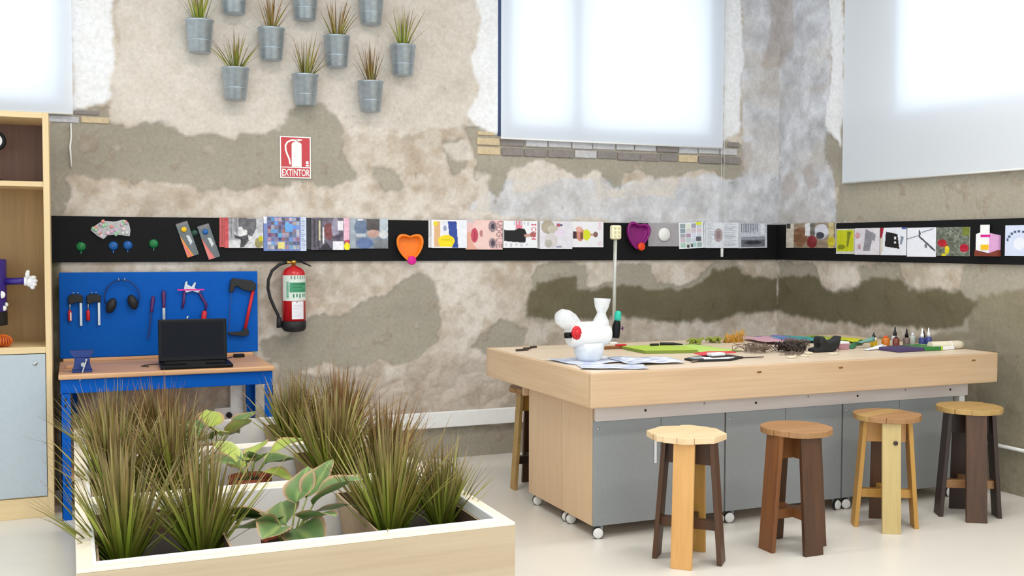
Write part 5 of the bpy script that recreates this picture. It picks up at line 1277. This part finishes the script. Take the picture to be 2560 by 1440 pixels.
flat_sheet('paper_sheet', 'blue-printed paper sheet under the plastic-jug figure', 'paper', -2.80, -1.98, .2, .42, .34, M_PRINT, 0, .006, 3, 'printed sheets around the jug figure', col=bluish(1))
flat_sheet('paper_sheet', 'blue-printed paper sheet at the near edge of the table, in front of the figure', 'paper', -2.84, -2.30, -.35, .36, .2, M_PRINT, .001, .006, 4, 'printed sheets around the jug figure', col=bluish(2))
flat_sheet('paper_sheet', 'crumpled blue-printed paper sheet toward the green pad', 'paper', -2.53, -2.13, -.1, .34, .32, M_PRINT, .002, .012, 5, 'printed sheets around the jug figure', col=bluish(3))

mb = MB(); mb.prism([(-.17, -.12), (.16, -.20), (.2, .02), (.1, .2), (-.16, .18)], 'z', 0, .018)
gp = thing('green_pad', 'thick pad of lime green paper on the table', 'paper pad', (-2.14, -1.62, TT), .0)
part('sheets', mb, M_OLIVE, gp)
mb = MB(); mb.prism([(-.171, -.121), (.161, -.201), (.201, .02), (.1, .201), (-.161, .181)], 'z', .018, .0195); part('top_sheet', mb, M_LIME, gp)
flat_sheet('green_sheet', 'pale lime sheet lying flat right of the green pad', 'paper', -1.83, -1.60, .15, .30, .46, M_LIME2, 0, .003, 6)
mb = MB(); mb.bx(-.03, .03, -.012, .012, 0, .014); solo('binder_clip', mb, M_RUB, 'small black block lying on the green pad', 'clip', (-2.10, -1.50, TT + .02), .1, bevel=.003)
mb = MB(); mb.tube([(-.06, 0, .008), (.03, 0, .008), (.09, 0, .004)], [.010, .009, .003], 8); solo('marker_pen', mb, M_RUB, 'black marker lying across the green pad', 'marker', (-1.99, -1.50, TT + .02), -.3)
ck_ = thing('craft_knife', 'brown tool with a red tip between the jug figure and the green pad', 'tool', (-2.36, -1.40, TT), .1)
part('handle', MB().bx(-.13, .10, -.014, .014, 0, .018), M_CHEST, ck_, .005); part('red_tip', MB().bx(.04, .11, -.016, .016, .016, .026), M_REDM, ck_, .003)
# notebooks, red card and stick
nb = thing('notebook', 'open black-covered notebook with white pages near the table edge', 'notebook', (-2.09, -2.17, TT), .12)
mb = MB(); mb.prism([(-.20, -.05), (.02, -.11), (.19, -.03), (.17, .10), (-.02, .12), (-.18, .06)], 'z', 0, .010); part('cover', mb, M_RUB, nb)
mb = MB(); mb.prism([(-.12, -.045), (.02, -.09), (.12, -.045), (.06, .0), (-.08, .02)], 'z', .0102, .014); part('white_pages', mb, M_PAPERW, nb)
mb = MB(); mb.prism([(-.15, .0), (-.04, .0), (-.04, .08), (-.15, .05)], 'z', .0102, .0125); part('grey_page', mb, M_GREYL, nb)
mb = MB(); mb.tube([(-.24, -.08, .006), (-.17, -.05, .006)], .006, 6); part('strap', mb, M_WIREG, nb)
mb = MB(); mb.prism([(-.15, -.07), (.14, -.03), (.16, .03), (.02, .09), (-.12, .05)], 'z', 0, .004)
rc_ = solo('red_card', mb, M_REDPAPER, 'coral red card lying over the black notebook', 'card', (-1.99, -2.02, TT + .016), .1)
mb = MB(); mb.bx(-.05, .05, -.025, .025, 0, .018); solo('white_block', mb, M_PAPERW, 'small white block on the black notebook, below the red card', 'block', (-2.05, -2.12, TT + .0145), .1, bevel=.004)
mb = MB(); mb.tube([(-.20, .0, .012), (-.05, 0, .010), (.02, 0, .006), (.15, -.01, .006)], [.018, .012, .006, .006], 8, flat=.5); solo('dark_stick', mb, M_WALND, 'dark tapering stick pointing right from the black notebook', 'stick', (-1.93, -2.20, TT), -.03)
# wire tangles
def tangle(label, x, y, rx, ry, h_, n, m_, seed, r=.0022, group='tangles of wire on the table'):
    rs = random.Random(seed); t = thing('wire_tangle', label, 'wire', (x, y, TT), 0, group)
    for k in range(n):
        pts = []; a = rs.uniform(0, 6.3); cx_, cy_ = rs.uniform(-.4, .4) * rx, rs.uniform(-.4, .4) * ry; q = rs.uniform(.3, .6)
        for i in range(14):
            a += rs.uniform(.35, .9); pts.append((cx_ + rx * q * math.cos(a) * rs.uniform(.6, 1.1), cy_ + ry * q * math.sin(a) * rs.uniform(.6, 1.1), r + max(0, h_ * rs.uniform(0, 1) * (1 - .5 * q))))
        mb = MB(); mb.tube(pts, r, 5); part('wire', mb, m_, t)
tangle('taupe wire tangle left of the dark one on the table', -1.62, -1.92, .15, .14, .07, 14, M_WIREG, 1)
tangle('dense dark brown wire tangle in the middle of the table', -1.40, -1.98, .13, .12, .08, 22, M_WIRE, 2, .003)
tangle('loose brown wire loops behind the dark tangle', -1.15, -1.72, .13, .12, .07, 10, M_WIREG, 3)
tangle('thin wire loops lying in front of the dark tangle', -1.52, -2.16, .10, .06, .03, 6, M_WIREG, 4, .0016)
bw = thing('black_bow', 'black crumpled cloth bow right of the dark wire tangle', 'cloth', (-1.19, -2.04, TT))
mb = MB(); mb.prism([(-.10, 0), (.06, 0), (.09, .03), (.11, .10), (.075, .075), (.0, .06), (-.03, .10), (-.05, .095), (-.06, .06), (-.05, .03), (-.10, .02)], 'y', -.04, .04); part('cloth', mb, M_RUB, bw, .01)
mb = MB(); mb.tube([(.11, 0, .09), (.118, 0, .0)], .0016, 5); mb.tube([(-.08, 0, .10), (-.05, -.01, .06)], .003, 5); part('cord', mb, M_RUB, bw)
for k, (x, y, lab) in enumerate(((-1.62, -2.27, 'left'), (-1.5, -2.25, 'middle'), (-1.27, -2.22, 'right'), (-1.38, -2.12, 'rear'))):
    rs = random.Random(k); mb = MB()
    pts = [(.035 * rs.uniform(.6, 1.2) * math.cos(a), .025 * rs.uniform(.6, 1.2) * math.sin(a)) for a in [2 * PI * q / 7 for q in range(7)]]
    mb.prism(pts, 'z', 0, .012); solo('paper_scrap', mb, M_KRAFT, 'small cream paper scrap, the %s one of four by the wire tangles' % lab, 'paper scrap', (x, y, TT), 0, 'cream scraps before the wires', bevel=.003)
mb = MB(); mb.bx(-.035, .035, -.03, .03, 0, .036)
bx_ = thing('pink_box', 'small dusty pink box with a white lid beside the paint tubes', 'box', (-.98, -1.96, TT)); part('box', mb, mat('dusty_pink_card', S(176, 130, 140), .6), bx_, .003)
part('lid', MB().bx(-.036, .036, -.031, .031, .036, .05), M_PAPERW, bx_, .003)
# coloured fan of sheets
for k, (c, lab, x, y) in enumerate((((206, 160, 170), 'dusty pink sheet at the left end of the coloured paper row', -1.12, -1.36), ((128, 116, 206), 'violet sheet in the coloured paper row', -.99, -1.34), ((60, 150, 150), 'teal sheet in the coloured paper row', -.86, -1.36),
                                     ((150, 176, 70), 'green sheet in the coloured paper row', -.70, -1.40), ((206, 206, 20), 'yellow sheet at the right end of the coloured paper row', -.56, -1.46))):
    flat_sheet('coloured_sheet', lab, 'paper', x, y, -.2 + .05 * k, .22, .42, mat('coloured_paper', S(*c), .6), .001 + .0022 * (4 - k), .012, 20 + k, 'coloured sheets at the back of the table')
# tubes, packets, bottles
def tube_(label, x, y, rz, c, cap, z=0):
    t = thing('paint_tube', label, 'paint tube', (x, y, TT + z), rz, 'paint tubes on the table')
    mb = MB(); vs = []
    for i in range(6):
        q = i / 5; w_ = .016 + .010 * (1 - q); h_ = .017 * q + .001
        for k in range(10): a = 2 * PI * k / 10; vs.append((-.07 + .13 * q, w_ * math.cos(a), .018 + h_ * math.sin(a) - (.017 - h_)))
    mb.add(vs, [(i * 10 + k, i * 10 + (k + 1) % 10, (i + 1) * 10 + (k + 1) % 10, (i + 1) * 10 + k) for i in range(5) for k in range(10)] + [tuple(range(9, -1, -1)), tuple(range(50, 60))], True)
    part('tube_body', mb, mat('tube_paint', S(*c), .4), t)
    mb = MB(); mb.lathe([(.010, .06), (.010, .085)], 10, (0, 0, .018), axis='x'); part('cap', mb, cap, t)
tube_('green paint tube at the left of the paint heap', -.86, -1.92, .6, (40, 110, 70), M_WHITE)
tube_('white paint tube lying in front of the paint heap', -.82, -2.08, -.1, (226, 230, 232), M_WHITE)
tube_('pale teal paint tube on top of the paint heap', -.76, -1.94, .1, (110, 160, 150), M_WHITE, .034)
tube_('dark green paint tube behind the pale teal one', -.72, -1.80, .3, (22, 70, 44), M_RUB)
pk = thing('craft_packet', 'flat purple and green packet with a white end near the table edge', 'packet', (-.56, -2.17, TT), .02)
part('purple_half', MB().bx(-.24, -.02, -.09, .10, 0, .022), mat('deep_violet_print', S(70, 56, 100), .4), pk, .004)
part('green_half', MB().bx(-.0195, .12, -.09, .10, 0, .024), mat('leaf_green_print', S(50, 122, 56), .4), pk, .004)
part('lime_band', MB().bx(.1205, .135, -.09, .10, 0, .024), M_LIME, pk, .002)
part('white_end', MB().bx(.1355, .235, -.09, .08, 0, .02), M_PAPERW, pk, .003)
BT = 'small bottles at the far end of the table'
def bottle(label, x, y, r, h_, cb, mcap, nozzle, z=0):
    t = thing('small_bottle', label, 'bottle', (x, y, TT + z), 0, BT)
    mb = MB(); mb.lathe([(r * .92, 0), (r, .004), (r, h_ * .86), (r * .8, h_ * .95), (r * .45, h_)], 18); part('bottle_body', mb, mat('bottle_' + mcap.name, S(*cb), .3) , t)
    mb = MB(); mb.lathe([(r * .55, h_), (r * .55, h_ + nozzle * .3), (r * .3, h_ + nozzle * .5), (r * .16, h_ + nozzle)], 14); part('cap', mb, mcap, t)
bz = .026
bottle('yellow bottle with a broad black cap, leftmost of the small bottles', -.665, -1.90, .022, .062, (214, 176, 20), M_RUB, .03)
bottle('amber orange small bottle right of the yellow one', -.60, -1.94, .026, .062, (190, 110, 24), M_ORANGER, .012)
bottle('red-brown small bottle between the amber and the milky ones', -.545, -1.975, .022, .060, (116, 54, 40), M_WALND, .012)
bottle('milky white small bottle with a pointed black cap', -.475, -1.89, .022, .065, (206, 204, 214), M_RUB, .06)
bottle('dull brown small bottle with a narrow black cap', -.465, -1.985, .022, .062, (110, 90, 86), M_BLKP, .055)
bottle('clear greyish small bottle left of the blue ones', -.385, -1.955, .020, .07, (176, 182, 172), M_SHEET, .02)
bottle('navy blue small bottle with a pointed white cap, left of its twin', -.365, -2.02, .021, .060, (40, 54, 120), M_PAPERW, .06)
bottle('blue-grey small bottle with a pointed white cap, right of its twin', -.30, -2.01, .021, .062, (66, 78, 146), M_WHITE, .06)
bottle('small yellow bottle with a black cap, rightmost of the small bottles', -.262, -1.93, .018, .05, (206, 190, 30), M_BLACK, .045)
# roll of paper
rl = thing('paper_roll', 'cream roll of paper at the side-wall end of the table', 'paper roll', (-.36, -2.22, TT), -.05)
mb = MB(); mb.lathe([(.024, -.13), (.026, -.13), (.027, .10), (.022, .13), (.020, .13)], 20, (0, 0, .027), axis='x'); part('roll', mb, M_KRAFT, rl)
mb = MB(); mb.lathe([(.0275, .02), (.0275, .03)], 20, (0, 0, .027), axis='x', cap0=False, cap1=False); part('band', mb, M_PAPERW, rl)
# straw tuft and mossy tufts
t = thing('straw_tuft', 'golden straw tuft at the back of the table', 'tuft', (-1.36, -1.30, TT))
mb = MB(); rs = random.Random(6)
for k in range(90):
    x = rs.uniform(-.07, .08); mb.tube([(x, rs.uniform(-.03, .03), 0), (x + rs.uniform(-.02, .04), rs.uniform(-.03, .03), rs.uniform(.02, .05) + (.06 if x > .02 else .02) * rs.random())], .0018, 4)
part('straws', mb, M_STRAW, t, stuff=True)
for k, (x, y, lab) in enumerate(((-1.68, -1.32, 'green mossy tuft behind the pale lime sheet'), (-1.50, -1.28, 'smaller dark green mossy tuft beside the golden straw'))):
    t = thing('moss_tuft', lab, 'tuft', (x, y, TT)); mb = MB(); rs = random.Random(k + 50)
    for q in range(46): mb.ell((rs.gauss(0, .028), rs.gauss(0, .02), rs.uniform(.006, .035)), (.010, .010, .008), 6, 5)
    part('moss', mb, M_MOSS, t, stuff=True)
for k, (x, y, l_) in enumerate(((-2.94, -1.30, .05), (-2.87, -1.22, .03), (-2.80, -1.16, .025))):
    mb = MB(); mb.bx(-l_, l_, -.008, .008, 0, .012); solo('dark_peg', mb, M_WIRE, ('tiny dark peg nearest the left end of the table', 'tiny dark peg in the middle of three on the table', 'tiny dark peg nearest the jug figure')[k], 'peg', (x, y, TT), .3, 'dark pegs on the table', bevel=.003)

# cable on the floor
mb = MB(); pts = [(-3.0, -.02, .006), (-3.03, -.25, .006), (-3.10, -.55, .006), (-3.20, -.90, .006), (-3.32, -1.3, .006), (-3.40, -1.8, .006)]
mb.tube(pts, .006, 6); mb.xf(Matrix.Translation((3.1, .6, 0))); solo('floor_cable', mb, M_WIREG, 'thin grey cable running over the floor between the planters and the table', 'cable', (-3.1, -.6, 0))

# ------------------------------------------------------------------ planters
PX0, PX1, PH = -5.546, -4.10, .60
def planter(label, y0, y1):
    t = thing('planter_box', label, 'planter', ((PX0 + PX1) / 2, (y0 + y1) / 2, 0), 0, 'plywood planter boxes standing in a row')
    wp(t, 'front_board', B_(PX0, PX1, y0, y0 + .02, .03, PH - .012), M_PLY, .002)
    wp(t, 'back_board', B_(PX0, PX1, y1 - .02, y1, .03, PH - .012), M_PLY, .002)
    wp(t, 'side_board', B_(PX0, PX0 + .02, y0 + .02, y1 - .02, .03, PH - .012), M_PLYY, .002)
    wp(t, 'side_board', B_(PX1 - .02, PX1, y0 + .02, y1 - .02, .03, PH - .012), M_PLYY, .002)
    w_ = .052
    wp(t, 'rim', B_(PX0, PX1, y0, y0 + w_, PH - .012, PH), M_PLYRIM, .003); wp(t, 'rim', B_(PX0, PX1, y1 - w_, y1, PH - .012, PH), M_PLYRIM, .003)
    wp(t, 'rim', B_(PX0, PX0 + w_, y0 + w_, y1 - w_, PH - .012, PH), M_PLYRIM, .003); wp(t, 'rim', B_(PX1 - w_, PX1, y0 + w_, y1 - w_, PH - .012, PH), M_PLYRIM, .003)
    mb = MB(); a0, a1, b0, b1 = PX0 + .045, PX1 - .045, y0 + .045, y1 - .045
    zf = .34
    mb.bx(a0, a1, b0, b1, zf - .01, zf)
    mb.bx(a0, a1, b0, b0 + .012, zf, PH + .006); mb.bx(a0, a1, b1 - .012, b1, zf, PH + .006); mb.bx(a0, a0 + .012, b0 + .012, b1 - .012, zf, PH + .006); mb.bx(a1 - .012, a1, b0 + .012, b1 - .012, zf, PH + .006)
    wp(t, 'liner', mb, M_LINER, .003, label='white inner liner')
    wp(t, 'plinth', B_(PX0 + .04, PX1 - .04, y0 + .04, y1 - .04, 0, .03), M_RUB)
    return t
PY = [(-3.90, -3.015), (-3.008, -2.123), (-2.116, -1.27)]
planter('plywood planter box nearest the camera', *PY[0]); planter('plywood planter box between the other two', *PY[1]); planter('plywood planter box farthest from the camera, by the workbench', *PY[2])
names_y = ['nearest', 'middle', 'farthest']

def trough(label, x0, x1, y0, y1):
    xc, yc = (x0 + x1) / 2, (y0 + y1) / 2; w_, d_ = (x1 - x0) / 2, (y1 - y0) / 2
    t = thing('plant_trough', label, 'trough', (xc, yc, .3405), 0, 'inner troughs of the planter boxes')
    def ring(k, z_): return [(-w_ * k, -d_ * k, z_), (w_ * k, -d_ * k, z_), (w_ * k, d_ * k, z_), (-w_ * k, d_ * k, z_)]
    vs = ring(.86, 0) + ring(1, .225) + ring(.965, .225)
    fs = [(3, 2, 1, 0)] + [(r_ * 4 + k, r_ * 4 + (k + 1) % 4, (r_ + 1) * 4 + (k + 1) % 4, (r_ + 1) * 4 + k) for r_ in range(2) for k in range(4)]
    mb = MB(); mb.add(vs, fs); part('trough_shell', mb, M_POTT, t)
    mb = MB(); mb.add(ring(.968, .2245) + ring(.90, .11), [(k, (k + 1) % 4, 4 + (k + 1) % 4, 4 + k) for k in range(4)]); part('inner_lining', mb, M_POTB, t)
    mb = MB(); mb.sheet(lambda a, b_: (w_ * .905 * (2 * a - 1), d_ * .905 * (2 * b_ - 1), .132 + .012 * math.sin(9 * a + 3 * b_) * math.cos(7 * b_)), 12, 12); part('soil', mb, M_SOIL, t)
    return t
clumps = []
for i, (y0, y1) in enumerate(PY):
    for j, (x0, x1) in enumerate(((-5.485, -5.06), (-4.555, -4.162))):
        trough('beige inner trough with dark soil, %s half of the %s planter box' % (('bench-side left', 'table-side right')[j], names_y[i]), x0, x1, y0 + .06, y1 - .06)

# spiky grasses
def make_grass(rs, n_main, n_out, tone):
    main = MB(); outs = []
    for k in range(n_main + n_out):
        a = rs.uniform(0, 2 * PI); out = k >= n_main
        tilt = abs(rs.gauss(0, .34)) if not out else rs.uniform(.3, .72)
        tilt = min(tilt, 1.05)
        L = rs.uniform(.30, .49) if not out else rs.uniform(.34, .50); cs = spiky_colors(rs, tone)
        mb = MB() if out else main
        r0 = rs.random() ** .5 * .036
        blade(mb, (r0 * math.cos(a), r0 * math.sin(a), -.005), (math.cos(a) * math.sin(tilt), math.sin(a) * math.sin(tilt), math.cos(tilt)), L, rs.uniform(.010, .018), rs.uniform(0, .22), *cs, nseg=5, side=rs.uniform(-.6, .6))
        if out: outs.append(mesh_of(mb, 'leaf', M_LEAF, True, False))
    return mesh_of(main, 'blades', M_LEAF, True, False), outs
rsG = random.Random(9)
kinds = [make_grass(rsG, 200, 26, .15), make_grass(rsG, 230, 26, .32), make_grass(rsG, 230, 26, .6)]
GL = [('spiky grass at the near left corner of the planters', -5.395, -3.50, 0, 1.0), ('spiky grass just right of the near left corner clump', -5.135, -3.50, 0, 1.02),
      ('green spiky grass in the nearest planter, right of the broad-leaved plant', -4.455, -3.52, 0, 1.1), ('spiky grass at the near right corner of the planters', -4.225, -3.46, 0, .84),
      ('spiky grass at the left end of the middle planter', -5.39, -2.57, 1, 1.0), ('spiky grass left of the broad-leaved plant in the middle planter', -5.14, -2.52, 1, 1.05),
      ('spiky grass right of the broad-leaved plant in the middle planter', -4.455, -2.58, 1, 1.1), ('reddish spiky grass at the right end of the middle planter', -4.215, -2.60, 2, .95),
      ('spiky grass at the left end of the farthest planter', -5.37, -1.74, 1, 1.0), ('reddish spiky grass left of centre in the farthest planter', -5.13, -1.70, 2, 1.0),
      ('spiky grass right of centre in the farthest planter, before the bench leg', -4.455, -1.72, 1, 1.05), ('reddish spiky grass at the right end of the farthest planter', -4.215, -1.74, 2, 1.1)]
for k, (lab, x, y, kd, s_) in enumerate(GL):
    t = thing('spiky_grass', lab, 'grass plant', (x, y, .478), rsG.uniform(0, 6.28), 'spiky grasses in the planter boxes'); t.scale = (s_, s_, s_)
    main, outs = kinds[kd]
    part('blades', main, None, t, stuff=True)
    for me in outs: part('leaf', me, None, t)
    mb_ = MB()
    if k == 0:
        mb_.ell((0, 0, -.008), (.06, .06, .02), 14, 6); crown_me = mesh_of(mb_, 'root_crown', M_POTB)
    part('root_crown', crown_me, None, t)

# broad-leaved plants in terracotta pots
def leaf_mesh(L, Wd, curl, fold, c_in, c_mid, c_edge):
    mb = MB(); nu, nv = 8, 10
    def prof(t): return math.sin(PI * t ** .8) ** .75 * (1 - .12 * t)
    def f(a, b_):
        u_ = 2 * a - 1; w_ = Wd * .5 * prof(min(.999, max(.001, b_)))
        x = u_ * w_; y = L * b_
        return (x, y * math.cos(curl * b_ * .6), abs(u_) * w_ * fold - L * curl * .5 * b_ * b_ + .004 * math.sin(9 * b_ + 2 * u_))
    def c(a, b_):
        u_ = abs(2 * a - 1); e = max(0, (u_ - .72) / .28); m_ = max(0, 1 - u_ * 6)
        col = c_mid * (1 - .35 * b_) + c_in * (.35 * b_)
        col = col * (1 - e) + c_edge * e; col = col * (1 - .4 * m_) + lin((190, 204, 120)) * .4 * m_
        return (col[0], col[1], col[2], 1)
    mb.sheet(f, nu, nv, colfn=c)
    return mb
def broad(label, x, y, n, seed, L0, pale, z0=.341):
    rs = random.Random(seed); t = thing('broad_leaved_plant', label, 'potted plant', (x, y, .3405), 0, 'broad-leaved plants in terracotta pots')
    mb = MB(); mb.lathe([(.066, 0), (.09, .145), (.098, .148), (.10, .18), (.092, .18), (.086, .145)], 24, cap1=False); part('pot', mb, M_TERRA, t)
    mb = MB(); mb.lathe([(0, .160), (.088, .156)], 20, cap0=False, cap1=False); part('soil', mb, M_SOIL, t)
    for k in range(n):
        a = k * 2.4 + rs.uniform(-.3, .3); up = rs.uniform(.15, 1.1); L = L0 * rs.uniform(.8, 1.2); st_ = rs.uniform(.06, .13)
        base = Vector((math.cos(a) * .02, math.sin(a) * .02, .155)); tip = base + Vector((math.cos(a) * st_ * .55, math.sin(a) * st_ * .55, st_ * (.6 + .5 * up)))
        g = rs.random()
        cm = lin((78, 112, 52)) * (1 - g * .4) + lin((120, 150, 96)) * g * .4
        if rs.random() < pale: cm = lin((178, 196, 84))
        ce = lin((196, 150, 120)) if rs.random() > pale else lin((206, 212, 140))
        lf = leaf_mesh(L, L * .82, rs.uniform(.1, .5), rs.uniform(.15, .5), lin((150, 172, 120)), cm, ce)
        ang = PI / 2 - up * .9
        lf.xf(Matrix.Translation(tip) @ Matrix.Rotation(a - PI / 2, 4, 'Z') @ Matrix.Rotation(up * .9 - .2, 4, 'X') @ Matrix.Rotation(rs.uniform(-.5, .5), 4, 'Y'))
        p_ = part('leaf', lf, M_LEAF, t, col=True, recalc=False)
        mb = MB(); mb.cur = tuple(lin((140, 150, 80))) + (1,); mb.tube([base, (base + tip) / 2 + Vector((0, 0, .01)), tip], [.004, .0035, .003], 6); part('leaf_stalk', mb, M_LEAF, p_, col=True)
    return t
broad('broad-leaved plant with pink-edged leaves in the nearest planter', -4.83, -3.50, 12, 3, .185, .0, .36)
broad('broad-leaved plant with light-edged upright leaves in the middle planter', -4.80, -2.42, 10, 14, .16, .3, .36)
broad('broad-leaved plant with yellow-green leaves in the farthest planter', -4.86, -1.64, 10, 25, .16, .4, .38)
